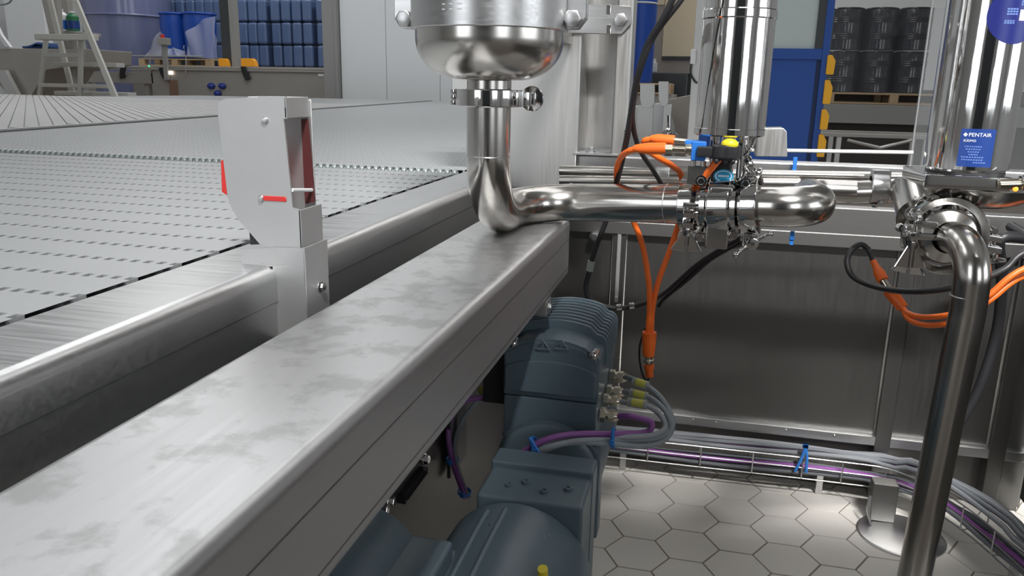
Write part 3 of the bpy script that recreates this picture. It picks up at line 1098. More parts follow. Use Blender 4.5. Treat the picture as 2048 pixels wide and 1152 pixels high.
# ------------------------------------------------------------------ butterfly valve with tall actuator
YVV = 1.46
vc = PY(1445, 411, YVV)
va = thing('actuated_valve', 'pneumatic pipe valve with a tall polished cylinder and black sensor head', 'valve', (vc.x, vc.y, vc.z - 0.07))
mb = MB()
prof = [(RP - 0.002, -0.058), (RP + 0.001, -0.058), (0.046, -0.050), (0.046, -0.046), (0.038, -0.040), (0.038, -0.032), (0.050, -0.032), (0.051, -0.031), (0.051, -0.022), (0.044, -0.022), (0.044, -0.018),
        (0.053, -0.018), (0.054, -0.016), (0.054, 0.016), (0.053, 0.018), (0.044, 0.018), (0.044, 0.023), (0.051, 0.023), (0.051, 0.030), (0.038, 0.032), (0.038, 0.042), (0.046, 0.047), (0.046, 0.051), (RP + 0.001, 0.060), (RP - 0.002, 0.060)]
mb.lathe(prof, vc, dr, 48)
part('valve_body', mb, 'chrome', va)
mb = MB()
mb.box((vc.x - 0.024, vc.y - 0.046, vc.z + 0.026), (vc.x + 0.014, vc.y + 0.03, vc.z + 0.037), 0.003)
mb.box((vc.x - 0.026, vc.y - 0.042, vc.z + 0.036), (vc.x + 0.016, vc.y + 0.03, vc.z + 0.041), 0.001, 1)
part('clamp_block', mb, 'cast', va)
mb = MB()
mb.box((vc.x - 0.026, vc.y - 0.040, vc.z - 0.072), (vc.x + 0.014, vc.y + 0.028, vc.z - 0.028), 0.004)
part('clamp_block', mb, 'cast', va)
for dx, dz in ((-0.034, -0.052), (0.02, -0.045), (0.034, 0.045), (-0.04, 0.046)):
    mb = MB()
    mb.hexbolt((vc.x + dx, vc.y - 0.036, vc.z + dz), (0, -1, 0), 0.007, 0.010)
    mb.cyl((vc.x + dx, vc.y - 0.036, vc.z + dz), (vc.x + dx, vc.y + 0.03, vc.z + dz), 0.004)
    part('body_bolt', mb, 'chrome', va)
nx = PY(1443, 340, YVV).x
z0, z1 = PY(1443, 362, YVV).z, PY(1443, 318, YVV).z
mb = MB().box((nx - 0.017, YVV - 0.024, z0 - 0.004), (nx + 0.016, YVV + 0.016, z1 + 0.002), 0.004, 3)
part('stem_yoke', mb, 'black', va)
c = PY(1447, 352, YVV - 0.0245)
mb = MB().lathe([(0, 0.0012), (0.0165, 0.0012), (0.017, 0.0008), (0.017, 0), (0, 0)], (c.x, YVV - 0.0242, c.z), (0, -1, 0), 32)
for v in mb.bm.verts:
    v.co.z = c.z + (v.co.z - c.z) * 0.68
st = part('oval_sticker', mb, 'sticker_cyan', va, 'oval cyan sticker with a white border')
mb = MB()
for k in range(32):
    a, b = 2 * math.pi * k / 32, 2 * math.pi * (k + 1) / 32
    y_ = YVV - 0.0256
    mb.quad(*[(c.x + rr * math.cos(an), y_, c.z + rr * 0.66 * math.sin(an)) for rr, an in ((0.0125, a), (0.0140, a), (0.0140, b), (0.0125, b))])
for k in range(6):
    mb.box((c.x - 0.009 + k * 0.0031, YVV - 0.0257, c.z - 0.0018), (c.x - 0.0071 + k * 0.0031, YVV - 0.0255, c.z + 0.0018))
part('sticker_print', mb, 'print', st)
# sensor head
hx = PY(1452, 300, YVV - 0.045)
zt_, zb_ = PY(1452, 289, YVV - 0.045).z, PY(1452, 320, YVV - 0.045).z
mb = MB().lathe([(0, 0), (0.019, 0), (0.0235, 0.003), (0.0245, 0.006), (0.0245, zt_ - zb_ - 0.003), (0.022, zt_ - zb_), (0, zt_ - zb_)], (hx.x, hx.y, zb_), (0, 0, 1), 36)
mb.box((hx.x - 0.048, hx.y - 0.010, zb_ + 0.004), (hx.x - 0.015, hx.y + 0.014, zt_ - 0.004), 0.003)
for dx in (-0.014, 0.0, 0.012):
    mb.sphere((hx.x + dx, hx.y - 0.015, zb_ - 0.001), 0.005, n=10)
part('sensor_head', mb, 'black', va)
mb = MB().sphere((hx.x + 0.005, hx.y - 0.012, zt_ + 0.001), 0.0125, (1.15, 0.9, 0.8), 20)
part('indicator_dome', mb, 'yellow', va, 'translucent yellow indicator dome')
# sensor module left of the head
a_, b_ = PY(1384, 281, YVV - 0.03), PY(1411, 321, YVV - 0.03)
mb = MB().box((a_.x, YVV - 0.046, b_.z), (b_.x, YVV - 0.010, a_.z), 0.003)
mb.box((PY(1371, 280, YVV).x, YVV - 0.030, PY(1371, 290, YVV - .03).z), (a_.x + 0.004, YVV - 0.010, a_.z), 0.002)
part('sensor_module', mb, 'blue_plastic', va, 'blue plastic sensor module')
mb = MB()
m_ = PY(1390, 322, YVV - 0.03)
for dx in (-0.003, 0.014):
    mb.cyl((m_.x + dx, YVV - 0.03, m_.z - 0.010), (m_.x + dx, YVV - 0.03, m_.z + 0.001), 0.005, n=14)
mb.box((m_.x - 0.012, YVV - 0.035, m_.z - 0.04), (m_.x + 0.022, YVV - 0.028, m_.z - 0.008), 0.001, 1)
part('module_bracket', mb, 'cast', va)
# tall cylinder
cx_ = PY(1458, 275, YVV).x
zc0 = PY(1458, 274, YVV - 0.05).z
RC = 0.0605
mb = MB()
mb.lathe([(0, 0), (RC - 0.003, 0), (RC, 0.0025), (RC, 0.012), (RC - 0.0012, 0.013), (RC - 0.0012, 0.190), (RC + 0.0006, 0.192), (RC + 0.0006, 0.204), (RC - 0.0012, 0.206), (RC - 0.0012, 0.46), (RC - 0.02, 0.48), (0, 0.48)], (cx_, YVV, zc0), (0, 0, 1), 72)
part('actuator_cylinder', mb, 'chrome', va, 'tall mirror-polished actuator cylinder')
mb = MB()
for a in (0.6, 2.2, 3.9, 5.4):
    mb.cyl((cx_ + 0.035 * math.cos(a), YVV + 0.03 * math.sin(a) + 0.01, z1 - 0.03), (cx_ + 0.035 * math.cos(a), YVV + 0.03 * math.sin(a) + 0.01, zc0 + 0.002), 0.006, n=14)
mb.cyl((cx_, YVV, z0), (cx_, YVV, zc0 + 0.003), 0.012, n=20)
part('lantern_pillar', mb, 'chrome', va)
a_, b_ = PY(1509, 256, 1.50), PY(1574, 314, 1.50)
mb = MB().prism([PY(1509, 257, 1.50), PY(1567, 256, 1.50), PY(1574, 263, 1.50), PY(1575, 314, 1.50), PY(1511, 313, 1.50)], (0, 0.05, 0), 0.002)
mb.box((cx_ + 0.03, 1.505, b_.z + 0.012), (a_.x + 0.02, 1.52, b_.z + 0.035), 0.001)
part('cover_plate', mb, 'steel_v', va, 'bent stainless cover plate on the right of the cylinder foot')
mb = MB()
for i in range(7):
    p = PY(1484 + 6 * random.random() + i * 3, 285 + i * 11, 1.455)
    mb.hexbolt(p, (random.uniform(-.4, .4), -1, random.uniform(-.4, .4)), 0.0055, 0.009)
mb.tube(spline([PY(1478, 318, 1.45), PY(1500, 300, 1.44), PY(1508, 280, 1.46)]), 0.003)
part('fitting', mb, 'chrome', va)

tri_clamp('wing nut clamp at the left end of the sensor valve, wings hanging down', PY(1380, 409, 1.475), dr, 0.052, 0.024, (0.0, -1, -0.25), (0, 0.1, -1), 'wing', 0.05)
tri_clamp('clamp with pin-handled nut at the right end of the sensor valve', PY(1504, 411, 1.452), dr, 0.0535, 0.026, (0, -0.35, -1), (0.15, -1, 0), 'pins', 0.03)

# ------------------------------------------------------------------ valve at the right with labelled cylinder
Y2 = 1.50
c2x = PY(1930, 335, Y2).x
z20 = PY(1930, 344, Y2 - 0.05).z
vb = thing('labelled_valve', 'diverter valve with a wide polished cylinder carrying a blue label and round sticker', 'valve', (c2x, Y2, 0.94))
R2 = 0.0640
mb = MB()
mb.lathe([(0, 0), (R2 - 0.004, 0), (R2 - 0.003, 0.003), (R2, 0.004), (R2, 0.43), (R2 - 0.02, 0.45), (0, 0.45)], (c2x, Y2, z20), (0, 0, 1), 80)
cyl2 = part('actuator_cylinder', mb, 'chrome', vb, 'wide mirror-polished actuator cylinder')


def on_cyl(ang0, zbase, rad, lean=0.0):
    """Maps flat label coordinates (metres) onto the cylinder's skin."""
    def f(x, y, up=0.0):
        a = ang0 + (x + lean * y) / R2
        return Vector((c2x + (rad + up) * math.sin(a), Y2 - (rad + up) * math.cos(a), zbase + y))
    return f


def curved_patch(f, w, h, nx=14, ny=4, th=0.0006):
    mb = MB()
    g0 = [[mb.bm.verts.new(f(w * i / nx, h * j / ny, th)) for i in range(nx + 1)] for j in range(ny + 1)]
    for j in range(ny):
        for i in range(nx):
            mb.bm.faces.new((g0[j][i], g0[j][i + 1], g0[j + 1][i + 1], g0[j + 1][i]))
    return mb


lz = PY(1945, 337, Y2 - 0.06).z


def ang_of(u, v):
    """Angle on the cylinder where the photograph's line of sight at (u, v) meets its skin."""
    r = ray(u, v)
    ox, oy = EYE.x - c2x, EYE.y - Y2
    A = r.x * r.x + r.y * r.y
    Bq = ox * r.x + oy * r.y
    Cq = ox * ox + oy * oy - R2 * R2
    t = (-Bq - math.sqrt(max(0, Bq * Bq - A * Cq))) / A
    p = EYE + r * t
    return math.atan2(p.x - c2x, -(p.y - Y2)), p.z


al, zl_ = ang_of(1912, 332)
ar_, zr_ = ang_of(1980, 337)
at_, ztop = ang_of(1930, 257)
lw, lh = (ar_ - al) * R2, ztop - zl_
f = on_cyl(al, zl_, R2)
lab = part('label', curved_patch(f, lw, lh), 'label_blue', vb, 'blue rectangular maker label with white print')
fl = lambda x, y, up=0.0: f(x, y, 0.0008 + up)
part('label_title', text_mb('PENTAIR', lw * 0.165, lambda x, y, up: fl(lw * 0.22 + x, lh * 0.80 + y, up)), 'print', lab)
part('label_subtitle', text_mb('S\u00dcDMO', lw * 0.10, lambda x, y, up: fl(lw * 0.10 + x, lh * 0.66 + y, up)), 'print', lab)
mb = MB()
cxl, czl, sl = lw * 0.135, lh * 0.845, lw * 0.075
for (px_, pz_) in ((-0.62, 0), (0, 0.62), (0.62, 0), (0, -0.62)):
    q = [fl(cxl + sl * (px_ * 0.75 + dx), czl + sl * (pz_ * 0.75 + dz)) for dx, dz in ((-0.42, 0), (0, -0.42), (0.42, 0), (0, 0.42))]
    mb.quad(*q)
part('label_emblem', mb, 'print', lab)
mb = MB()
for row, (xs_, w_) in enumerate(((0.16, 0.44), (0.20, 0.40), (0.26, 0.30), (0.30, 0.22), (0.10, 0.62), (0.12, 0.60), (0.45, 0.30))):
    yb_ = lh * (0.52 - 0.07 * row)
    xx = xs_
    while xx < xs_ + w_:
        ww = random.uniform(0.03, 0.07)
        mb.quad(fl(lw * xx, yb_), fl(lw * (xx + ww), yb_), fl(lw * (xx + ww), yb_ + lh * 0.032), fl(lw * xx, yb_ + lh * 0.032))
        xx += ww + 0.018
part('label_small_print', mb, 'print_dim', lab)
# round sticker
asx, zsx = ang_of(2034, 30)
fs = on_cyl(asx, zsx, R2)
mb = MB()
RS = 0.043
cen = mb.bm.verts.new(fs(0, 0, 0.0006))
rings = [[mb.bm.verts.new(fs(RS * q_ / 8 * math.cos(2 * math.pi * k / 40), RS * q_ / 8 * math.sin(2 * math.pi * k / 40), 0.0006)) for k in range(40)] for q_ in range(1, 9)]
for k in range(40):
    j = (k + 1) % 40
    mb.bm.faces.new((cen, rings[0][k], rings[0][j]))
    for q_ in range(7):
        mb.bm.faces.new((rings[q_][k], rings[q_ + 1][k], rings[q_ + 1][j], rings[q_][j]))
stk = part('round_sticker', mb, 'sticker_blue', vb, 'dark blue round sticker with pale print')
mb = MB()
for (x_, y_, w_, h_) in ((-0.016, 0.000, 0.017, 0.011), (-0.018, -0.013, 0.016, 0.006), (0.004, 0.014, 0.016, 0.008)):
    for r_ in range(3):
        for q_ in range(4):
            xa_, ya_ = x_ + w_ * q_ / 4, y_ + h_ * r_ / 3
            mb.quad(*[fs(xa_ + dx * w_ * 0.2, ya_ + dy * h_ * 0.22, 0.001) for dx, dy in ((0, 0), (1, 0), (1, 1), (0, 1))])
part('sticker_print', mb, 'print_dim', stk)
mb = MB()
mb.quad(*[fs(x_, y_, 0.001) for x_, y_ in ((0.004, -0.008), (0.016, -0.008), (0.016, 0.008), (0.004, 0.008))])
part('sticker_symbol', mb, 'print', stk)
# foot plate and housing
a_, b_ = PY(1850, 350, Y2 - 0.085), PY(2022, 384, Y2 - 0.085)
zpt, zpb = PY(1936, 352, Y2 - 0.085).z, PY(1936, 380, Y2 - 0.085).z
mb = MB().box((a_.x, Y2 - 0.085, zpb), (b_.x, Y2 + 0.075, zpt), 0.003)
part('foot_plate', mb, 'chrome', vb, 'flat polished foot plate under the cylinder')
mb = MB().cyl((c2x, Y2, zpt - 0.002), (c2x, Y2, z20 + 0.001), R2 - 0.004, n=48)
part('cylinder_seat', mb, 'black', vb)
rc = PY(1893, 472, 1.44)                       # centre of the outlet facing the camera
mb = MB()
mb.lathe([(0, 0), (0.04, 0), (0.06, 0.006), (0.085, 0.022), (0.095, 0.034), (0.095, 0.038), (0, 0.038)], (c2x + 0.035, Y2 + 0.02, zpb - 0.037), (0, 0, 1), 48)
part('lower_dish', mb, 'pipe', vb)
mb = MB()
bc = Vector((rc.x, Y2 + 0.025, rc.z + 0.004))
mb.lathe([(0, -0.055), (0.03, -0.05), (0.048, -0.03), (0.054, 0), (0.048, 0.03), (0.036, 0.05), (0.034, zpb - 0.03 - bc.z)], bc, (0, 0, 1), 40)
mb.lathe([(0.032, 0), (0.032, 0.075), (0.046, 0.083), (0.046, 0.09), (0, 0.09)], bc, rc + Vector((0, 0.005, 0)) - bc, 40)
part('valve_body', mb, 'cast', vb)
for dx, dz in ((-0.02, 0.05), (0.02, 0.048), (0.055, 0.02), (-0.05, 0.03)):
    mb = MB()
    mb.hexbolt((rc.x + dx, Y2 - 0.035, rc.z + dz), (0, -1, 0.3), 0.010, 0.014)
    mb.cyl((rc.x + dx, Y2 - 0.035, rc.z + dz), (rc.x + dx * .7, Y2 + 0.03, rc.z + dz), 0.006)
    part('body_bolt', mb, 'cast', vb)
mb = MB()
c = PY(1996, 369, Y2 - 0.088)
mb.cyl(c, c + Vector((0.032, 0.004, 0.002)), 0.0085, n=18, bev=0.001)
part('plug_connector', mb, 'brass', vb)
mb = MB().sphere(PY(2031, 378, Y2 - 0.090), 0.0042, n=12)
part('status_light', mb, 'amber', vb, 'glowing orange status light')
mb = MB()
c = PY(2040, 366, Y2 - 0.085)
mb.cyl(c, c + Vector((0.05, 0.004, 0.003)), 0.012, n=18, bev=0.001)
part('cable_nut', mb, 'chrome', vb)
# inlet branch from the upper left
IB = thing('inlet_elbow', 'short polished elbow joining the valve from the upper left behind the clamp', 'pipe', PY(1810, 395, 1.62))
mb = MB()
q0, q1, q2 = B1, PY(1822, 384, 1.66), bc + Vector((-0.03, -0.012, 0.012))
mb.tube(fillet([q0 - Vector((0.004, 0, 0)), q1, q2], [0, 0.02, 0], 10), [0.0236 + 0.011 * (i / 12) ** 2 for i in range(13)], 32)
part('pipe_body', mb, 'pipe', IB)
tri_clamp('upright ferrule clamp left of the down pipe with hanging wing nut', PY(1843, 448, 1.51), (0.85, -0.5, -0.25), 0.05, 0.024, (-0.35, -0.9, -0.3), (-0.05, 0.0, -1), 'wing', 0.045)
tri_clamp('large ring clamp around the top elbow of the down pipe', rc + Vector((0, 0.006, 0)), (0, -1, 0.06), 0.064, 0.024, (1, 0, -0.12), (0.12, 0, -1), 'disc', 0.03)
c = rc + Vector((-0.064, 0.0, 0.0))
lk = thing('clamp_lock', 'double latch plate with wing nut on the left of the large ring clamp', 'clamp', c)
mb = MB()
a_, b_ = PY(1828, 440, 1.425), PY(1872, 454, 1.425)
mb.box((a_.x, 1.415, b_.z), (b_.x, 1.437, a_.z), 0.002)
a_, b_ = PY(1818, 464, 1.425), PY(1872, 480, 1.425)
mb.box((a_.x, 1.415, b_.z), (b_.x, 1.437, a_.z), 0.002)
part('latch_ear', mb, 'chrome', lk)
mb = MB()
t0, t1 = PY(1833, 436, 1.425), PY(1820, 535, 1.425)
mb.cyl(t0, t1, 0.0042, n=14, bev=0.0008)
mb.hexbolt(t0 + Vector((0, 0, 0.001)), t0 - t1, 0.007, 0.007)
part('bolt', mb, 'chrome', lk)
mb = MB()
wing_nut(mb, PY(1826, 484, 1.425), t1 - t0, (1, 0, 0), 0.044, 0.42, 0.024)
part('wing_nut', mb, 'chrome', lk)
# down pipe
YD_ = 1.35
dx0, dxb = PY(1936, 620, YD_), PY(1829, 1150, 1.34)
dp = thing('down_pipe', 'slim stainless pipe dropping from an elbow down to the lower right', 'pipe', dxb)
RD = 0.0262
top = Vector((rc.x + 0.002, YD_, rc.z + 0.006))
mb = MB()
mb.lathe([(0.024, 0), (0.044, 0.0), (0.044, 0.004), (0.028, 0.014), (RD, 0.016)], rc - Vector((0, 0.002, 0)), (0, -1, 0), 40)
part('ferrule', mb, 'pipe', dp)
low = dxb + (dxb - dx0) * ((dxb.z - 0.03) / (dx0.z - dxb.z))
mb = MB()
mb.tube(fillet([rc + Vector((0, 0.004, 0)), Vector((dx0.x - 0.004, YD_ - 0.002, rc.z + 0.004)), dx0, low], [0, 0.058, 0.3, 0], 14), RD, 36)
part('pipe_body', mb, 'pipe', dp)
mb = MB().torus(PY(1937, 592, YD_ + .001), (0, 0, 1), RD, 0.0009, 36, 6)
part('weld_bead', mb, 'steel', dp)

# ------------------------------------------------------------------ gear motor with its inverter box
gm = thing('gear_motor', 'blue-grey geared motor with finned inverter box under the beam', 'motor', (-0.25, 1.2, 0.28))
YI = 1.34
xi0, xi1 = PY(1006, 760, YI).x, PY(1197, 760, YI).x
zi1 = PY(1195, 708, YI).z
zi0 = PY(1100, 868, YI).z
xc_ = (xi0 + xi1) / 2


def arch(x0, x1, z0, z1, rise, rr, n=10):
    """Cross-section with a gently arched top and rounded upper corners, counter-clockwise in x-z."""
    pts = [(x0, z0), (x1, z0)]
    w = x1 - x0
    top = lambda x: z1 + rise * (1 - ((x - (x0 + x1) / 2) / (w / 2)) ** 2)
    for k in range(6):
        a = math.pi / 2 * k / 5
        pts.append((x1 - rr + rr * math.cos(a), z1 - rr + rr * math.sin(a)))
    for k in range(1, n):
        x = x1 - rr - (w - 2 * rr) * k / n
        pts.append((x, top(x)))
    for k in range(6):
        a = math.pi / 2 + math.pi / 2 * k / 5
        pts.append((x0 + rr + rr * math.cos(a), z1 - rr + rr * math.sin(a)))
    return pts


RI = 0.022
split = PY(1100, 800, YI).z
mb = MB()
mb.prism([(x, YI + 0.005, z) for x, z in arch(xi0, xi1, split + 0.001, zi1 - 0.004, RI, 0.012)], (0, 0.265, 0), 0.002)
part('inverter_cover', mb, 'motor', gm)
mb = MB()
mb.prism([(x, YI - 0.004, z) for x, z in arch(xi0 + 0.004, xi1 - 0.004, split + 0.012, zi1 - 0.034, RI * 0.55, 0.01)], (0, 0.012, 0), 0.003)
part('cover_face', mb, 'motor', gm)
mb = MB()
mb.prism([(x, YI + 0.002, z) for x, z in arch(xi0 + 0.002, xi1 - 0.002, split + 0.02, zi1 - 0.01, RI, 0.012)], (0, 0.03, 0), 0.003)
part('cover_brow', mb, 'motor', gm)
for k in range(9):
    mb = MB()
    y = YI + 0.075 + 0.021 * k
    mb.prism([(x, y, z) for x, z in arch(xi0 - 0.002, xi1 + 0.005, split + 0.05, zi1 + 0.012, RI, 0.02)], (0, 0.008, 0), 0.002)
    part('cooling_fin', mb, 'motor', gm)
mb = MB()
mb.prism([(x, YI + 0.004, z) for x, z in ((xi0 + 0.001, zi0 - 0.01), (xi1 - 0.001, zi0 - 0.01), (xi1 - 0.001, split - 0.001), (xi0 + 0.001, split - 0.001))], (0, 0.26, 0), 0.004)
part('connection_box', mb, 'motor', gm)
for u, v in ((1026, 688), (1187, 712), (1012, 868), (1190, 886)):
    mb = MB()
    c = PY(u, v, YI - 0.004)
    mb.cyl(c, c + Vector((0, 0.02, 0)), 0.008, n=16, bev=0.001)
    mb.lathe([(0, 0), (0.0052, 0), (0.0052, 0.005), (0.0035, 0.006), (0, 0.006)], c, (0, -1, 0), 14)
    part('cover_screw', mb, 'chrome' if v < 800 else 'motor', gm)
mb = MB()
for u in (1085, 1122):
    c = PY(u, 691, YI - 0.003)
    s = 0.013
    tri = [Vector((-s, 0, -s * 0.5)), Vector((s, 0, -s * 0.5)), Vector((0, 0, s * 0.8))]
    for i in range(3):
        mb.tube([c + tri[i], c + tri[(i + 1) % 3]], 0.0012, 6)
    mb.tube([c + Vector((0, 0, -s * 0.2)), c + Vector((0, 0, s * 0.35))], 0.0012, 6)
part('embossed_triangles', mb, 'motor', gm)
# motor body behind the gearbox
mb = MB()
mz = zi0 - 0.075
mb.lathe([(0, 0), (0.085, 0), (0.098, 0.008), (0.100, 0.02), (0.100, 0.30), (0.09, 0.32), (0, 0.32)], (xc_, YI - 0.02, mz), (0, 1, 0), 48)
part('motor_casing', mb, 'motor', gm)
mb = MB()
mb.prism([(x, YI - 0.012, z) for x, z in arch(xi0 - 0.004, xi1 + 0.012, mz - 0.12, zi0 + 0.0, 0.014, 0.04)], (0, 0.045, 0), 0.005)
part('motor_flange', mb, 'motor', gm)
# gearbox block
YG = 1.07
g0, g1 = PY(962, 945, YG), PY(1166, 990, YG)
gz = PY(1060, 1002, YG).z
xg0, xg1 = PY(952, 1000, YG).x, PY(1166, 1010, YG).x
mb = MB().box((xg0, YG, 0.36), (xg1, YG + 0.15, gz), 0.006, 3)
mb.box((xg0 - 0.002, YG + 0.095, 0.36), (xg1 + 0.002, YG + 0.148, gz + 0.010), 0.004, 3)
part('gearbox', mb, 'motor', gm)
for u, v in ((1052, 966), (1088, 985), (1136, 980), (1018, 972)):
    mb = MB()
    c = PZ(u, v, gz)
    mb.lathe([(0, 0), (0.0068, 0), (0.0068, 0.005), (0.0035, 0.005), (0.003, 0.002), (0, 0.002)], c, (0, 0, 1), 16)
    part('gearbox_screw', mb, 'motor', gm)
# domed bell housing towards the front
hc = PY(1010, 1100, 1.0)
hx_, hz_ = (xg0 + xg1) / 2 - 0.014, gz - 0.120
mb = MB()
prof = [(0.112, 0.0), (0.117, 0.01), (0.118, 0.05), (0.117, 0.10), (0.113, 0.16), (0.104, 0.24), (0.085, 0.32), (0.05, 0.36), (0, 0.37)]
mb.lathe(prof, (hx_, YG + 0.01, hz_), (-0.05, -1, -0.06), 56)
part('bell_housing', mb, 'motor', gm)
mb = MB()
for dx in (-0.042, -0.014):
    pts = []
    for k in range(9):
        y = 0.035 + 0.028 * k
        rr = 0.1175 - (0.016 * (y / 0.3) ** 2)
        zz = math.sqrt(max(0, rr * rr - dx * dx))
        pts.append((hx_ + dx - 0.05 * y, YG + 0.01 - y, hz_ + zz - 0.06 * y - 0.001))
    mb.tube(pts, 0.0052, 10)
part('casting_rib', mb, 'motor', gm)
c_ = PZ(984, 1044, hz_ + 0.110)
mb = MB().box((c_.x - 0.004, c_.y - 0.012, c_.z - 0.004), (c_.x + 0.003, c_.y + 0.012, c_.z + 0.0005), 0.002)
part('drain_slot', mb, 'black', gm)
a_ = PY(772, 1078, 0.93)
b_ = PY(905, 1076, 0.93)
mb = MB()
zt_ = PY(840, 1074, 0.93).z
mb.box((a_.x - 0.004, 0.80, zt_ - 0.12), (b_.x, 0.935, zt_), 0.006, 3)
mb.box((a_.x + 0.01, 0.80, zt_ - 0.16), (b_.x + 0.012, 0.96, zt_ - 0.03), 0.006, 3)
part('terminal_box', mb, 'motor', gm)
# raised marking on the bell, its glint put in as pale strokes
AX0 = Vector((hx_, YG + 0.01, hz_))
AXD = Vector((-0.05, -1, -0.06)).normalized()


def bell_point(u, v):
    r = ray(u, v).normalized()
    t = 0.6
    while t < 2.0:
        p = EYE + r * t
        w = p - AX0
        h = w.dot(AXD)
        if h > 0 and (w - AXD * h).length < 0.1185 - 0.02 * max(0, h / 0.24) ** 2:
            return p
        t += 0.0005
    return EYE + r * 1.2


mb = MB()
for i in range(8):
    u0, v0 = 1034 + i * 9.0, 1062 + i * 1.2
    for (du0, dv0, du1, dv1) in ((0, 0, 0.5, 7), (0, 0, 4, 0.5), (0.4, 7, 4.5, 7.5))[i % 2:]:
        mb.tube([bell_point(u0 + du0, v0 + dv0), bell_point(u0 + du1, v0 + dv1)], 0.0007, 5)
part('raised_marking', mb, 'grey_cable_b', gm, 'faint raised marking with its glint painted pale')
mb = MB().cyl(PY(1086, 1150, 0.93), PY(1086, 1150, 0.93) + Vector((0, -0.004, 0.012)), 0.007, n=14)
part('breather_plug', mb, 'yellow', gm, 'small yellow breather plug')
# glands on the right and left of the inverter
glands = [(1222, 752, 1.52, 0.012), (1220, 782, 1.47, 0.011), (1212, 800, 1.42, 0.011), (1201, 829, 1.38, 0.012)]
GP = []
for u, v, y, r_ in glands:
    mb = MB()
    c = PX(u, v, xi1 + 0.004)
    c = Vector((xi1 + 0.002, y, PY(u, v, y).z))
    mb.cyl(c, c + Vector((0.010, 0, 0)), r_ * 1.15, n=6)
    mb.cyl(c + Vector((0.010, 0, 0)), c + Vector((0.016, 0, 0)), r_ * 0.85, n=20)
    mb.cyl(c + Vector((0.015, 0, 0)), c + Vector((0.026, 0, 0)), r_, n=6)
    mb.lathe([(0.004, 0), (r_ * 0.9, 0), (r_ * 0.6, 0.008), (0.004, 0.008)], c + Vector((0.026, 0, 0)), (1, 0, 0), 20)
    part('cable_gland', mb, 'brass', gm)
    GP.append(c + Vector((0.030, 0, 0)))
mb = MB()
c = Vector((xi0 - 0.002, 1.40, PY(996, 797, 1.40).z))
mb.cyl(c, c - Vector((0.010, 0, 0)), 0.012, n=6)
mb.cyl(c - Vector((0.010, 0, 0)), c - Vector((0.022, 0, 0)), 0.010, n=20)
part('cable_gland', mb, 'brass', gm)
GL = c - Vector((0.02, 0, 0))
mb = MB().box((xi0 - 0.05, 1.38, zi0 + 0.03), (xi0 - 0.002, 1.56, zi0 + 0.18), 0.004)
part('plug_block', mb, 'black', gm)

# cables on the motor
YK = 1.33


def cable(name, pts, r, m, label, cat='cable', group=None, k=8, n=10):
    mb = MB().tube(spline(pts, k), r, n)
    return solo(name, mb, m, label, cat, group)


def pyl(*t):
    return [PY(u, v, y) for u, v, y in t]


cable('motor_cable', [GP[3]] + pyl((1262, 833, 1.36), (1298, 842, 1.36), (1303, 856, 1.355), (1285, 866, 1.35), (1225, 868, 1.31), (1150, 868, 1.28), (1095, 878, 1.26), (1050, 902, 1.26), (1018, 926, 1.27)), 0.0056, 'purple', 'purple cable looping from the lowest gland back over the gearbox', group=None)
cable('motor_cable', [GP[0]] + pyl((1258, 756, 1.50), (1290, 770, 1.48), (1325, 800, 1.44), (1345, 845, 1.40), (1330, 878, 1.37), (1290, 892, 1.34), (1225, 888, 1.30), (1150, 884, 1.27), (1090, 897, 1.25), (1030, 930, 1.26)), 0.0056, 'grey_cable', 'grey cable looping widest from the topmost gland, with a yellow marker')
cable('motor_cable', [GP[1]] + pyl((1255, 784, 1.46), (1300, 796, 1.44), (1332, 825, 1.41), (1340, 858, 1.39), (1315, 875, 1.36), (1260, 880, 1.33), (1200, 880, 1.29), (1140, 884, 1.265), (1080, 904, 1.255), (1040, 932, 1.26)), 0.0052, 'grey_cable', 'grey cable looping from the second gland, between the other two grey loops')
cable('motor_cable', [GP[2]] + pyl((1250, 805, 1.41), (1295, 812, 1.40), (1322, 832, 1.39), (1330, 856, 1.37), (1305, 870, 1.35), (1250, 874, 1.32), (1190, 873, 1.30), (1120, 880, 1.28), (1062, 906, 1.27), (1030, 924, 1.275)), 0.005, 'grey_cable_b', 'pale grey cable looping tightest from the third gland')
for (u0, v0, u1, v1, y, lab) in ((1266, 762, 1296, 772, 1.485, 'upper yellow marker sleeve on the grey cables right of the inverter'), (1260, 785, 1295, 794, 1.455, 'middle yellow marker sleeve on the grey cables right of the inverter'), (1256, 804, 1293, 810, 1.405, 'lower yellow marker sleeve on the grey cables right of the inverter')):
    t = thing('cable_marker', lab, 'cable marker', PY(u0, v0, y), 'yellow cable markers')
    a_, b_ = PY(u0, v0, y), PY(u1, v1, y - 0.01)
    mb = MB().cyl(a_, b_, 0.0088, n=14, bev=0.001)
    part('sleeve', mb, 'tag_clear', t)
    m_ = a_.lerp(b_, 0.25)
    n_ = a_.lerp(b_, 0.85)
    mb = MB()
    mb.cyl(m_ + Vector((0, -0.003, 0.002)), n_ + Vector((0, -0.003, 0.002)), 0.0078, n=12)
    part('marker_strip', mb, 'tag_yellow', t)
cable('motor_cable', [GL] + pyl((965, 796, 1.40), (930, 802, 1.39), (906, 828, 1.38), (897, 870, 1.36), (905, 920, 1.34), (918, 960, 1.31), (932, 996, 1.29)), 0.0056, 'purple', 'purple cable curving down on the left of the inverter from its left gland')
cable('motor_cable', pyl((970, 788, 1.44), (950, 808, 1.42), (925, 840, 1.41), (911, 880, 1.38), (912, 920, 1.345), (924, 962, 1.315), (938, 996, 1.295)), 0.0046, 'grey_cable', 'thin grey cable hanging beside the purple one left of the inverter')
mb = MB().cyl(PY(958, 784, 1.43), PY(990, 768, 1.44), 0.008, n=12)
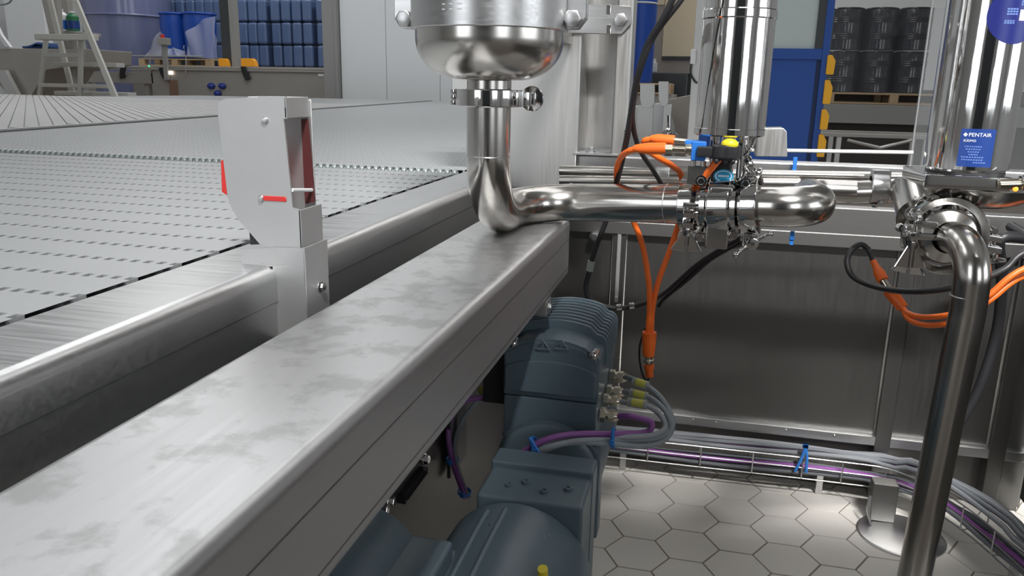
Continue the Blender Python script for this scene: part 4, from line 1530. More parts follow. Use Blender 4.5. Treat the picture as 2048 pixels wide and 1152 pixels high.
solo('cable_marker', mb, 'tag_yellow', 'faint yellow marker sleeve under the beam left of the inverter', 'cable marker', 'yellow cable markers')


def tie_ring(p, axis, rr, label):
    mb = MB()
    p, ax = Vector(p), Vector(axis).normalized()
    mb.lathe([(rr, -0.0028), (rr + 0.0018, -0.0028), (rr + 0.0018, 0.0028), (rr, 0.0028), (rr, -0.0028)], p, ax, 20)
    x, y = frame_of(ax)
    mb.box(p + Vector((-0.004, -rr - 0.006, -0.004)), p + Vector((0.004, -rr + 0.001, 0.005)), 0.001, 1)
    return mb


def tie(u, v, y, axis, rr, label, tail=None):
    p = PY(u, v, y)
    mb = tie_ring(p, axis, rr, label)
    if tail:
        mb.tube(spline([p + Vector((0, -rr - 0.002, 0))] + [PY(a, b, c) for a, b, c in tail], 4), 0.0022, 6)
    return solo('cable_tie', mb, 'tie_blue', label, 'cable tie', 'blue cable ties')


tie(1226, 876, 1.305, (1, 0, 0), 0.016, 'upright blue tie binding the purple and grey cables right of the gearbox', [(1226, 855, 1.29), (1227, 897, 1.29)])
tie(1072, 893, 1.262, (1, 0.1, 0.5), 0.017, 'slanting blue tie around the cables just above the gearbox', [(1060, 876, 1.235), (1082, 912, 1.235)])
tie(905, 919, 1.345, (0.1, -0.1, 1), 0.011, 'blue tie round the purple and grey pair left of the inverter')
tie(929, 984, 1.295, (0.1, -0.1, 1), 0.011, 'blue tie low on the cable pair where it meets the gearbox')

# plates under the beam on the left
mb = MB()
q = [PX(u, v, -0.455) for u, v in ((1002, 775), (1002, 905), (890, 1010), (700, 1160), (640, 1160), (900, 860))]
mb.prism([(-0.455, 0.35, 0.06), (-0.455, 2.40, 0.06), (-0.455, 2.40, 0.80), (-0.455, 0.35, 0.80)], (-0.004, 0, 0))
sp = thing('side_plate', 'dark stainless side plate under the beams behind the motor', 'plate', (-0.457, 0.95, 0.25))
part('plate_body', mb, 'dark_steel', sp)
for (u, v) in ((762, 1018), (776, 1002), (846, 918)):
    c = PX(u, v, -0.452)
    mb = MB().hexbolt(c, (1, 0, 0), 0.008, 0.012)
    part('plate_bolt', mb, 'chrome', sp)
mb = MB()
ua, ub = PX(800, 1005, -0.453), PX(845, 935, -0.453)
mb.box((-0.455, ua.y, min(ua.z, ub.z)), (-0.450, ub.y, max(ua.z, ub.z)), 0.012, 4)
part('access_slot', mb, 'black', sp, 'black rounded slot')
mb = MB().box((-0.448, 1.36, 0.45), (-0.44, 1.47, 0.80), 0.003)
solo('cover_strip', mb, 'black', 'dark upright strip on the side plate beside the cable pair', 'strip')
mb = MB().lathe([(0, 0), (0.07, 0), (0.075, 0.01), (0.075, 0.16), (0.06, 0.18), (0, 0.18)], PX(700, 1130, -0.42) + Vector((0, -0.1, -0.02)), (0, 1, 0), 40)
solo('second_motor', mb, 'motor', 'dark blue-grey motor end under the beam left of the geared motor', 'motor')

# ------------------------------------------------------------------ orange sensor leads and black cables
L1 = thing('sensor_lead', 'orange lead with the lower long plug running left from the blue sensor module', 'cable', PY(1300, 297, 1.43), 'orange sensor leads')
p0, p1 = PY(1332, 297, 1.425), PY(1272, 297, 1.43)
mb = MB().lathe([(0, 0), (0.0095, 0), (0.0102, 0.003), (0.0102, 0.030), (0.0075, 0.050), (0.0055, 0.056), (0, 0.056)], p0, p1 - p0, 20)
part('plug_sleeve', mb, 'orange_dark', L1)
mb = MB()
q0, q1 = PY(1329, 298, 1.425), PY(1386, 300, 1.425)
d_ = (q1 - q0)
mb.cyl(q0, q0 + d_ * 0.28, 0.0092, n=6)
mb.cyl(q0 + d_ * 0.28, q0 + d_ * 0.72, 0.0062, n=18)
mb.cyl(q0 + d_ * 0.72, q1, 0.0098, n=18, bev=0.001)
part('plug_nut', mb, 'brass', L1)
mb = MB().tube(spline(pyl((1282, 297, 1.43), (1258, 302, 1.44), (1240, 318, 1.48), (1233, 345, 1.56), (1236, 375, 1.60), (1250, 415, 1.60), (1268, 445, 1.60), (1286, 495, 1.60), (1297, 560, 1.60), (1299, 610, 1.60), (1296, 668, 1.60))), 0.0056, 12)
part('lead', mb, 'orange', L1)
L2 = thing('sensor_lead', 'orange lead with the upper short plug behind the first at the blue module', 'cable', PY(1325, 279, 1.46), 'orange sensor leads')
p0, p1 = PY(1349, 281, 1.455), PY(1300, 277, 1.46)
mb = MB().lathe([(0, 0), (0.0088, 0), (0.0092, 0.003), (0.0092, 0.030), (0.006, 0.042), (0, 0.043)], p0, p1 - p0, 20)
part('plug_sleeve', mb, 'orange_dark', L2)
mb = MB().cyl(PY(1347, 281, 1.455), PY(1375, 284, 1.455), 0.005, n=18)
part('plug_nut', mb, 'brass', L2)
mb = MB().tube(spline(pyl((1306, 278, 1.46), (1288, 283, 1.47), (1296, 300, 1.50), (1322, 318, 1.52), (1345, 332, 1.56), (1362, 350, 1.60), (1366, 400, 1.62), (1356, 450, 1.62), (1338, 505, 1.615), (1318, 560, 1.61), (1306, 612, 1.605), (1302, 668, 1.602))), 0.0056, 12)
part('lead', mb, 'orange', L2)
cable('sensor_lead', pyl((1438, 318, 1.425), (1424, 335, 1.425), (1410, 352, 1.43), (1400, 368, 1.45), (1392, 400, 1.52)), 0.0062, 'orange', 'short orange lead slanting down from the black sensor head', 'cable', 'orange sensor leads')
sp_ = thing('lead_splitter', 'hanging orange Y splitter joining two orange leads in front of the dark panel', 'splitter', PY(1298, 752, 1.60))
a_, b_, c_, d_, e_ = (PY(u, v, 1.60) for u, v in ((1299, 664), (1297, 712), (1297, 726), (1298, 728), (1299, 753)))
mb = MB().lathe([(0, 0), (0.0145, 0), (0.0150, 0.004), (0.0125, 0.046), (0.011, 0.052), (0, 0.052)], a_, b_ - a_, 20)
part('upper_sleeve', mb, 'orange_dark', sp_)
mb = MB().cyl(b_, c_, 0.0095, n=18)
mb.torus(b_.lerp(c_, 0.5), c_ - b_, 0.0095, 0.0022, 18, 6)
part('coupling_ring', mb, 'brass', sp_)
mb = MB().lathe([(0, 0), (0.0105, 0), (0.0105, 0.010), (0.008, 0.014), (0.0085, (e_ - d_).length), (0, (e_ - d_).length)], d_, e_ - d_, 20)
part('lower_sleeve', mb, 'orange_dark', sp_)
cable('thin_lead', pyl((1299, 752, 1.60), (1294, 762, 1.605), (1285, 748, 1.61), (1279, 718, 1.615), (1280, 690, 1.62), (1287, 668, 1.62), (1292, 655, 1.61)), 0.0022, 'rubber', 'thin black lead looping up behind the hanging orange splitter')
cable('black_cable', pyl((1358, -30, 1.36), (1330, 30, 1.37), (1296, 88, 1.39), (1276, 150, 1.41), (1264, 215, 1.44), (1254, 275, 1.47), (1243, 325, 1.52), (1234, 362, 1.58), (1222, 410, 1.62), (1209, 450, 1.62), (1190, 500, 1.62), (1178, 545, 1.62), (1172, 578, 1.62), (1186, 604, 1.63), (1235, 617, 1.64), (1290, 606, 1.66), (1335, 582, 1.66), (1392, 532, 1.62), (1440, 500, 1.58), (1476, 480, 1.54), (1500, 462, 1.52)), 0.0056, 'rubber', 'thick black cable falling past the column, swinging under the pipe to the valve')
cable('black_cable', pyl((1385, -30, 1.37), (1355, 10, 1.37), (1310, 70, 1.385), (1284, 130, 1.40), (1268, 195, 1.43), (1266, 250, 1.46), (1280, 300, 1.52), (1306, 340, 1.60), (1330, 380, 1.66)), 0.0046, 'rubber', 'thinner black cable bending right behind the orange plugs')
cable('black_cable', pyl((1318, 612, 1.70), (1330, 596, 1.68), (1372, 562, 1.64), (1420, 520, 1.60), (1456, 498, 1.57), (1484, 486, 1.54)), 0.0046, 'rubber', 'second black cable along the rising stretch below the valve')
mb = MB().cyl(PY(1183, 522, 1.62), PY(1179, 542, 1.62), 0.0075, n=14)
solo('cable_marker', mb, 'tag_clear', 'pale marker sleeve on the hanging black cable left of the cable strip', 'cable marker')
for u, v, lab in ((1238, 614, 'left of two bright crimps on the black cable over the motor'), (1263, 611, 'right of two bright crimps on the black cable over the motor')):
    mb = MB().cyl(PY(u - 5, v + 1, 1.638), PY(u + 5, v, 1.640), 0.0066, n=14)
    solo('cable_crimp', mb, 'chrome', lab, 'crimp', 'cable crimps')
# right-hand loop
cable('black_cable', pyl((1738, 500, 1.80), (1722, 489, 1.80), (1703, 500, 1.79), (1694, 524, 1.78), (1706, 553, 1.76), (1745, 572, 1.72), (1800, 582, 1.66), (1855, 582, 1.62), (1910, 574, 1.60), (1960, 560, 1.60), (2010, 538, 1.62), (2070, 500, 1.64)) + [Vector((0.80, 1.70, 0.93)), Vector((0.953, 1.80, 0.90))], 0.0062, 'rubber', 'black cable loop left of the down pipe with an orange joint')
L3 = thing('orange_joint', 'orange cable joint in the black loop with twin orange leads behind the down pipe', 'cable', PY(1800, 620, 1.70))
mb = MB().tube(spline(pyl((1735, 498, 1.80), (1741, 508, 1.79), (1746, 524, 1.78)), 5), 0.0048, 10)
part('lead_end', mb, 'rubber', L3)
a_, b_, c_, d_ = PY(1746, 522, 1.78), PY(1766, 561, 1.75), PY(1777, 580, 1.74), PY(1806, 616, 1.72)
mb = MB().lathe([(0, 0), (0.0065, 0), (0.0070, 0.016), (0.0115, 0.030), (0.0115, (b_ - a_).length), (0, (b_ - a_).length)], a_, b_ - a_, 20)
part('upper_sleeve', mb, 'orange_dark', L3)
mb = MB().cyl(b_, c_, 0.0078, n=16)
part('coupling_ring', mb, 'brass', L3)
mb = MB().lathe([(0, 0), (0.0125, 0), (0.0135, 0.004), (0.0115, (d_ - c_).length), (0, (d_ - c_).length)], c_, d_ - c_, 20)
part('lower_sleeve', mb, 'orange_dark', L3)
for pts in (((1802, 610, 1.72), (1815, 626, 1.70), (1845, 634, 1.66), (1885, 632, 1.60), (1925, 622, 1.58), (1975, 592, 1.58), (2070, 530, 1.60)), ((1804, 614, 1.72), (1818, 638, 1.69), (1850, 650, 1.65), (1890, 648, 1.60), (1930, 634, 1.585), (1980, 600, 1.59), (2070, 545, 1.62))):
    mb = MB().tube(spline(pyl(*pts) + [Vector((0.80, 1.68, 0.92 if pts[0][0] == 1802 else 0.90)), Vector((0.953, 1.78, 0.87))]), 0.0056, 12)
    part('lead', mb, 'orange', L3)
cable('black_hose', [Vector((0.80, 2.36, 0.86)), Vector((0.80, 2.25, 0.85))] + pyl((2000, 480, 2.2), (2004, 560, 2.25), (1994, 660, 2.3), (1965, 760, 2.3), (1930, 830, 2.3), (1890, 880, 2.3), (1850, 905, 2.33)), 0.014, 'rubber', 'dim black hose curving down behind the down pipe', 'hose')

# ------------------------------------------------------------------ wire cable tray along the panels
ct = thing('cable_tray', 'wire mesh cable tray running along the panels and bending to the lower right', 'tray', (0.3, 2.36, 0.03))
pathc = [Vector(p) for p in ((-0.45, 2.335, 0), (0.05, 2.345, 0), (0.46, 2.354, 0), (0.60, 2.335, 0), (0.715, 2.22, 0), (0.80, 2.00, 0), (0.86, 1.70, 0), (0.885, 1.30, 0))]
sp1 = spline(pathc, 6)


def shifted(side_, z):
    out = []
    for i, p in enumerate(sp1):
        a_ = sp1[max(0, i - 1)]
        b_ = sp1[min(len(sp1) - 1, i + 1)]
        d = (b_ - a_).normalized()
        nrm = Vector((-d.y, d.x, 0))
        out.append(p + nrm * side_ + Vector((0, 0, z)))
    return out


mb = MB()
for s_, z in ((-0.012, 0.138), (-0.012, 0.105), (-0.012, 0.070), (0.03, 0.070), (0.065, 0.070), (0.065, 0.105), (0.065, 0.138)):
    mb.tube(shifted(s_, z), 0.0022, 6)
part('long_wires', mb, 'steel', ct)
f0, f1, r0_, r1_ = shifted(-0.0135, 0.138), shifted(-0.0135, 0.068), shifted(0.067, 0.068), shifted(0.067, 0.138)
acc = 0.0
last = None
for i in range(len(sp1)):
    if last is not None and (sp1[i] - last).length < 0.11:
        continue
    last = sp1[i]
    mb = MB().tube(fillet([f0[i], f1[i], r0_[i], r1_[i]], [0, 0.006, 0.006, 0], 3), 0.0022, 6)
    part('cross_wire', mb, 'steel', ct)
for (x, y) in ((-0.2, 2.39), (0.40, 2.39), (0.82, 2.02)):
    mb = MB().box((x, y, 0.0), (x + 0.02, y + 0.02, 0.069), 0.002)
    part('tray_foot', mb, 'steel', ct)
names = ['front bottom', 'front lower', 'front middle', 'front upper', 'top front', 'top middle', 'top rear', 'rear upper', 'rear middle', 'rear lower']
cols = ['tray_grey', 'tray_grey_b', 'purple', 'tray_grey', 'tray_grey_b', 'tray_grey', 'tray_grey_b', 'tray_grey', 'purple', 'tray_grey']
offs = [(0.004, 0.082), (0.020, 0.082), (0.012, 0.096), (0.028, 0.097), (0.006, 0.143), (0.020, 0.150), (0.034, 0.152), (0.048, 0.146), (0.054, 0.130), (0.046, 0.084)]
for nme, cm, (s_, z) in zip(names, cols, offs):
    pts = shifted(s_, z)
    for i, p in enumerate(pts):
        p.z += 0.004 * math.sin(i * 0.6 + s_ * 90) + (0.01 if z > 0.1 and 18 < i < 30 else 0)
        p.x += 0.002 * math.sin(i * 0.9 + z * 60)
    mb = MB().tube(pts, 0.0068, 8)
    colr = 'purple' if cm == 'purple' else ('pale grey' if cm == 'tray_grey_b' else 'grey')
    solo('tray_cable', mb, cm, '%s cable lying in the wire tray, %s of the bundle' % (colr, nme), 'cable', 'cables in the wire tray')
for u0, v0, pts, lab in ((1610, 900, [(1611, 893), (1604, 915), (1590, 943)], 'long blue tie hanging over the tray front, left tail'), (1612, 900, [(1611, 893), (1614, 915), (1612, 945)], 'blue tie tail beside the slanting one on the tray front')):
    mb = MB()
    pp_ = [PY(u, v, 2.328) for u, v in pts]
    mb.tube(spline(pp_, 5), 0.0042, 8)
    mb.box(pp_[0] - Vector((0.008, 0.004, 0.006)), pp_[0] + Vector((0.008, 0.006, 0.008)), 0.002)
    solo('cable_tie', mb, 'tie_blue', lab, 'cable tie', 'blue cable ties')
mb = MB()
c = shifted(0.028, 0.10)
i_ = 34
mb.tube([c[i_] + Vector((-0.055, -0.03, 0.05)), c[i_] + Vector((-0.02, -0.01, 0.066)), c[i_] + Vector((0.04, 0.02, 0.066)), c[i_] + Vector((0.06, 0.02, 0.05))], 0.005, 8)
mb.tube([c[i_] + Vector((-0.055, -0.03, 0.05)), c[i_] + Vector((-0.06, -0.035, 0.0)), c[i_] + Vector((-0.058, -0.034, -0.04))], 0.005, 8)
solo('cable_tie', mb, 'tie_blue', 'blue tie across the grey bundle at the lower right', 'cable tie', 'blue cable ties')

# ------------------------------------------------------------------ far left: canisters, drums, machine, ladder, hopper
YB_ = 14.5
mb = MB().box((PY(318, 100, YB_).x, YB_ - 0.2, 0), (-6.6, YB_ + 1.1, PY(540, 134, YB_).z - 0.001), 0.02)
struct('floor_ledge', mb, 'concrete')
zr0, zr1 = PY(560, 134, YB_).z, PY(560, 89, YB_).z
ch = zr1 - zr0
cw = PY(516, 100, YB_).x - PY(497, 100, YB_).x


def canister(c):
    t = thing('canister', '', 'canister', c, 'wrapped blue canisters')
    mb = MB()
    w, d, h = cw * 0.97, 0.36, ch * 0.97
    mb.box((c.x - w / 2, c.y, c.z), (c.x + w / 2, c.y + d, c.z + h), 0.045, 4)
    part('body', mb, 'blue_can', t)
    mb = MB()
    mb.cyl((c.x, c.y + 0.08, c.z + h - 0.01), (c.x, c.y + 0.08, c.z + h + 0.008), 0.025, n=12)
    part('cap', mb, 'blue_can', t)
    return t


rowsn = ['bottom row', 'middle row', 'upper row']
cols_l = [('leftmost', 326), ('second from the left', 345), ('third from the left', 364), ('fourth from the left', 384), ('fifth from the left', 403), ('sixth from the left', 421), ('just left of the dark post', 440), ('behind the dark post', 469), ('just right of the dark post', 488), ('second right of the dark post', 507), ('third right of the dark post', 526), ('fourth right of the dark post', 553), ('fifth right of the dark post', 574), ('sixth right of the dark post', 595), ('seventh right of the dark post', 616), ('last, beside the grey wall frame', 643)]
first = None
for k in range(3):
    for i, (w_, u) in enumerate(cols_l):
        if k < 2 and u < 430:
            continue
        x = PY(u, 100, YB_).x
        loc = Vector((x, YB_ + random.uniform(-0.02, 0.02), zr0 + ch * k))
        lab = 'blue wrapped canister in the %s, %s' % (rowsn[k], w_)
        if first is None:
            first = canister(loc)
            first['label'] = lab
        else:
            dup(first, loc, lab)
# blue drums under torn film
YDm = 13.2
for u0, u1, lab in ((326, 375, 'plain blue drum on the pallet, left one beside the big wrapped drum'), (372, 430, 'plain blue drum on the pallet, right one behind the torn clear film')):
    a_, b_ = PY(u0, 70, YDm), PY(u1, 70, YDm)
    r_ = (b_.x - a_.x) / 2
    zt_ = PY((u0 + u1) / 2, 26, YDm).z
    zb2 = PY((u0 + u1) / 2, 117, YDm).z
    h_ = zt_ - zb2
    t = thing('plastic_drum', lab, 'drum', ((a_.x + b_.x) / 2, YDm, zb2), 'blue plastic drums')
    mb = MB().lathe([(0, 0), (r_ * .80, 0), (r_ * .86, 0.03), (r_ * .98, h_ * .78), (r_ * .93, h_ * .93), (r_ * .93, h_ - .03), (r_ * .9, h_ - .02), (0, h_ - .02)], ((a_.x + b_.x) / 2, YDm, zb2), (0, 0, 1), 36)
    part('body', mb, 'blue_drum', t)
    mb = MB().torus(((a_.x + b_.x) / 2, YDm, zt_ - 0.02), (0, 0, 1), r_ * .95, 0.02, 36, 8)
    part('rim', mb, 'blue_drum', t)
zp1 = PY(360, 118, YDm - .3).z
zp0 = PY(360, 133, YDm - .3).z
pa, pb = PY(288, 120, YDm - .3), PY(432, 120, YDm - .3)


def pallet(name, label, x0, x1, y0, y1, z0, z1, group=None):
    t = thing(name, label, 'pallet', ((x0 + x1) / 2, (y0 + y1) / 2, z0), group)
    h = z1 - z0
    mb = MB()
    for k in range(7):
        y = y0 + (y1 - y0 - 0.1) * k / 6
        mb.box((x0, y, z1 - h * .16), (x1, y + 0.1, z1), 0.003, 1)
    part('top_boards', mb, 'wood', t)
    mb = MB()
    for y in (y0, (y0 + y1) / 2 - 0.05, y1 - 0.1):
        mb.box((x0, y, z0), (x1, y + 0.1, z0 + h * .16), 0.003, 1)
    part('bottom_boards', mb, 'wood', t)
    for x in (x0, (x0 + x1) / 2 - 0.06, x1 - 0.12):
        for y in (y0, (y0 + y1) / 2 - 0.05, y1 - 0.1):
            mb = MB().box((x, y, z0 + h * .15), (x + 0.12, y + 0.1, z1 - h * .15), 0.003, 1)
            part('block', mb, 'wood', t)
    return t


pallet('wooden_pallet', 'pale wooden pallet under the two blue drums', pa.x, pb.x, YDm - 0.45, YDm + 0.5, zp0, zp1)
mb = MB().box((pa.x - 0.05, YDm - 0.6, 0), (-7.0, YDm + 0.7, zp0 - 0.001), 0.02)
struct('floor_platform', mb, 'concrete')
# torn film over the drums
YFm = YDm - 0.52
mb = MB()


def film_sheet(outline, y, folds, m=14):
    """A draped sheet: rows between a lower and an upper edge, waved in depth."""
    lo_, up_ = outline
    grid = []
    for j in range(m + 1):
        w = j / m
        row = []
        for i in range(25):
            s = i / 24
            a = PY(lo_[0][0] + (lo_[1][0] - lo_[0][0]) * s, lo_[0][1] + (lo_[1][1] - lo_[0][1]) * s, y)
            f = s * (len(up_) - 1)
            q = min(int(f), len(up_) - 2)
            uu = up_[q][0] + (up_[q + 1][0] - up_[q][0]) * (f - q)
            vv = up_[q][1] + (up_[q + 1][1] - up_[q][1]) * (f - q)
            b = PY(uu, vv, y + 0.1)
            p = a.lerp(b, w)
            p.y += 0.05 * math.sin(s * folds + w * 2.5) * (0.3 + w)
            row.append(mb.bm.verts.new(p))
        grid.append(row)
    for j in range(m):
        for i in range(24):
            mb.bm.faces.new((grid[j][i], grid[j][i + 1], grid[j + 1][i + 1], grid[j + 1][i]))


film_sheet((((374, 113), (437, 120))), YFm, 16) if False else None
film_sheet(([(374, 113), (437, 120)], [(371, 76), (376, 62), (392, 48), (412, 38), (426, 32), (429, 45), (432, 80)]), YFm, 17)
film_sheet(([(287, 114), (374, 114)], [(300, 95), (322, 62), (326, 92), (336, 97), (350, 95), (366, 103), (372, 90)]), YFm - 0.02, 22)
solo('torn_film', mb, 'film', 'torn clear plastic film hanging in front of the blue drums', 'film')
# large wrapped drum
YWd = 13.5
a_, b_ = PY(170, 40, YWd), PY(316, 40, YWd)
r_ = (b_.x - a_.x) / 2
zt_, z33, zlow = PY(243, -40, YWd).z, PY(243, 33, YWd).z, 0.3
wx = (a_.x + b_.x) / 2
wd = thing('wrapped_drum', 'very large blue-grey drum wrapped in milky film, behind the ladder', 'drum', (wx, YWd + r_, 0))
mb = MB().lathe([(0, 0), (r_ * .68, 0), (r_ * .72, 0.3), (r_ * .86, 1.15), (r_ * .95, z33 - 0.4), (r_ * .99, z33 - 0.02), (r_ * 1.02, z33), (r_ * 1.0, z33 + 0.02), (r_ * 1.01, zt_), (0, zt_)], (wx, YWd + r_ * .2, 0), (0, 0, 1), 56)
part('body', mb, 'wrapped', wd)
mb = MB().torus((wx, YWd + r_ * .2, z33), (0, 0, 1), r_ * 1.005, 0.018, 56, 8)
part('hoop', mb, 'wrapped', wd)
# conveyor machine with guard panel
YM = 11.0
mz0 = 0.55
m0, m1 = PY(302, 150, YM), PY(655, 150, YM)
zt_ = PY(480, 137, YM).z
mc = thing('filling_conveyor', 'stainless guarded conveyor side with top rail before the blue canisters', 'machine', ((m0.x + m1.x) / 2, YM, 0))
mb = MB().box((m0.x, YM, mz0), (m1.x + 0.1, YM + 0.03, PY(480, 143, YM).z), 0.004)
part('guard_panel', mb, 'machine', mc)
mb = MB().box((m0.x - 0.1, YM - 0.03, PY(480, 143, YM).z + 0.002), (m1.x + 0.1, YM + 0.06, PY(480, 139, YM).z), 0.006)
mb.box((m0.x - 0.1, YM + 0.02, PY(480, 138, YM).z), (m1.x + 0.1, YM + 0.7, PY(480, 133.5, YM).z), 0.006)
part('top_rail', mb, 'machine', mc)
mb = MB()
c0, c1 = PY(640, 152, YM), PY(652, 195, YM)
mb.box((c0.x, YM - 0.02, 0.5), (c1.x, YM + 0.02, c0.z), 0.003)
part('end_bracket', mb, 'machine', mc)
for x in (m0.x + 0.2, m1.x - 0.3):
    mb = MB().box((x, YM + 0.03, 0), (x + 0.1, YM + 0.13, mz0 + 0.1), 0.004)
    part('leg', mb, 'machine', mc)
mb = MB()
c0, c1 = PY(338, 160, YM), PY(358, 195, YM)
mb.box((c0.x, YM - 0.012, 0.6), (c1.x, YM - 0.002, c0.z), 0.002)
part('stained_strip', mb, 'rust', mc)
for u, v, lab in ((423, 172, 'upper left'), (445, 172, 'upper right'), (436, 186.5, 'lower')):
    c = PY(u, v, YM - 0.005)
    mb = MB().lathe([(0, 0), (0.062, 0.0), (0.066, 0.012), (0.055, 0.035), (0.03, 0.045), (0, 0.046)], c, (0, -1, 0), 24)
    for v_ in mb.bm.verts:
        v_.co.z = c.z + (v_.co.z - c.z) * 0.72
    kb = part('knob', mb, 'knob_blue', mc, '%s of the three dark blue knobs' % lab)
    mb = MB().sphere(c + Vector((0.02, -0.04, 0.008)), 0.008, n=8)
    part('knob_screw', mb, 'white_plastic', kb)
for u0, v0, u1, v1, lab in ((246, 128, 242, 158, 'black clip bracket on the left conveyor beside the ladder'), (321, 135, 329, 158, 'black clip bracket at the sensor post'), (485, 133, 494, 161, 'black clip bracket below the right orange guard')):
    a_, b_ = PY(u0, v0, YM - 0.05), PY(u1, v1, YM - 0.05)
    mb = MB()
    mb.prism([a_ + Vector((-0.04, 0, 0)), a_ + Vector((0.04, 0, 0)), a_.lerp(b_, 0.45) + Vector((0.05, 0, 0)), b_ + Vector((0.055, 0, 0.03)), b_ + Vector((-0.03, 0, 0)), a_.lerp(b_, 0.55) + Vector((-0.045, 0, 0))], (0, 0.04, 0), 0.006)
    mb.box((a_.x - 0.03, a_.y + 0.02, a_.z - 0.05), (a_.x + 0.03, YM + 0.03, a_.z - 0.01), 0.003)
    solo('clip_bracket', mb, 'black', lab, 'bracket', 'black clip brackets')
# left stretch of the conveyor
c0, c1 = PY(158, 140, YM), PY(305, 143, YM)
lc = thing('infeed_conveyor', 'low side channel with guide rails running left behind the ladder', 'conveyor', ((c0.x + c1.x) / 2, YM, 0))
mb = MB().box((c0.x, YM, PY(230, 166, YM).z), (c1.x, YM + 0.04, PY(230, 144, YM).z), 0.006)
part('side_channel', mb, 'machine', lc)
mb = MB()
for v in (113, 135, 140):
    a_, b_ = PY(190, v - 2, YM - .02), PY(405 if v == 113 else 305, v, YM - .02)
    mb.cyl(a_, b_, 0.010, n=8)
part('guide_rail', mb, 'machine', lc)
mb = MB()
for u in (236, 252, 300, 372):
    mb.cyl(PY(u, 113, YM - .02), PY(u, 150, YM - .02), 0.009, n=8)
part('rail_post', mb, 'machine', lc)
for x in (c0.x + 0.1, c1.x - 0.2):
    mb = MB().box((x, YM + 0.04, 0), (x + 0.08, YM + 0.12, PY(230, 160, YM).z), 0.004)
    part('leg', mb, 'machine', lc)
mb = MB().sphere(PY(298, 132, YM - .03), 0.012, n=8)
solo('signal_light', mb, mat('green_lamp', (0.05, 0.9, 0.25), emit=2.0), 'tiny green signal light on the conveyor left of the sensor post', 'light')
mb = MB().box((PY(335, 141, YM).x, YM - 0.03, PY(340, 149, YM).z), (PY(346, 141, YM).x, YM - 0.005, PY(340, 142, YM).z), 0.005)
solo('panel_lamp', mb, 'light', 'small lit white lamp at the top of the guard panel', 'lamp')
mb = MB().box((PY(638, 149, YM).x, YM - 0.03, PY(644, 153, YM).z), (PY(649, 149, YM).x, YM - 0.021, PY(644, 148, YM).z), 0.003)
solo('panel_tag', mb, 'white_plastic', 'small pale tag at the right end of the guard panel', 'tag')
# sensor post with red beacon
sp = thing('beacon_post', 'thin grey post with square head and red beacon before the blue drums', 'post', PY(331, 158, YM - 0.06))
a_, b_ = PY(332, 160, YM - 0.06), PY(326, 86, YM - 0.06)
mb = MB()
hw_ = 0.035
mb.prism([a_ + Vector((-hw_, 0, 0)), a_ + Vector((hw_, 0, 0)), b_ + Vector((hw_, 0, 0)), b_ + Vector((-hw_, 0, 0))], (0, 0.05, 0), 0.004)
part('post', mb, 'grey_paint', sp)
h0, h1 = PY(317, 90, YM - 0.08), PY(335, 76, YM - 0.08)
mb = MB().box((h0.x, YM - 0.1, h0.z), (h1.x, YM, h1.z), 0.01)
part('head_box', mb, 'machine', sp)
mb = MB().cyl(PY(325, 77, YM - 0.05), PY(325, 69, YM - 0.05), 0.03, n=16, bev=0.006)
part('beacon', mb, 'red', sp, 'small red beacon')
# dark post with orange guards
YO = 11.6
a_, b_ = PY(446, 135, YO), PY(474, 135, YO)
mb = MB().box((a_.x, YO, 0), (a_.x + (b_.x - a_.x) * .62, YO + 0.14, 3.6), 0.008)
dpost = thing('dark_post', 'dark grey upright post before the blue canisters between orange guards', 'post', (a_.x, YO, 0))
part('front_face', mb, 'dark_post', dpost)
mb = MB().box((a_.x + (b_.x - a_.x) * .62, YO + 0.005, 0), (b_.x, YO + 0.14, 3.6), 0.008)
part('lighter_face', mb, 'grey_paint', dpost)
for u0, u1, lab in ((437, 455, 'orange corner guard left of the dark post'), (482, 511, 'orange corner guard right of the dark post')):
    a_, b_ = PY(u0, 133, YO - .1), PY(u1, 117, YO - .1)
    mb = MB()
    w = b_.x - a_.x
    h = b_.z - a_.z
    mb.prism([(a_.x, YO - .1, a_.z), (b_.x, YO - .1, a_.z), (b_.x - w * .1, YO - .1, b_.z - h * .25), (b_.x - w * .25, YO - .1, b_.z), (a_.x, YO - .1, b_.z)], (0, 0.09, 0), 0.01)
    solo('corner_guard', mb, 'guard_orange', lab, 'guard', 'orange corner guards')
# step ladder
YL = 8.4
lad = thing('step_ladder', 'old aluminium step ladder with platform beyond the white belt', 'ladder', PY(150, 215, YL))
gz = 0.0


def rail(u0, v0, u1, v1, y0, y1, w, d=0.035):
    a, b = PY(u0, v0, y0), PY(u1, v1, y1)
    # carry on to the floor
    t = (0 - b.z) / (b.z - a.z)
    e = b + (b - a) * t
    mb = MB()
    mb.prism([a + Vector((-w / 2, 0, 0)), a + Vector((w / 2, 0, 0)), e + Vector((w / 2, 0, 0)), e + Vector((-w / 2, 0, 0))], (0, d, 0), 0.005)
    return mb


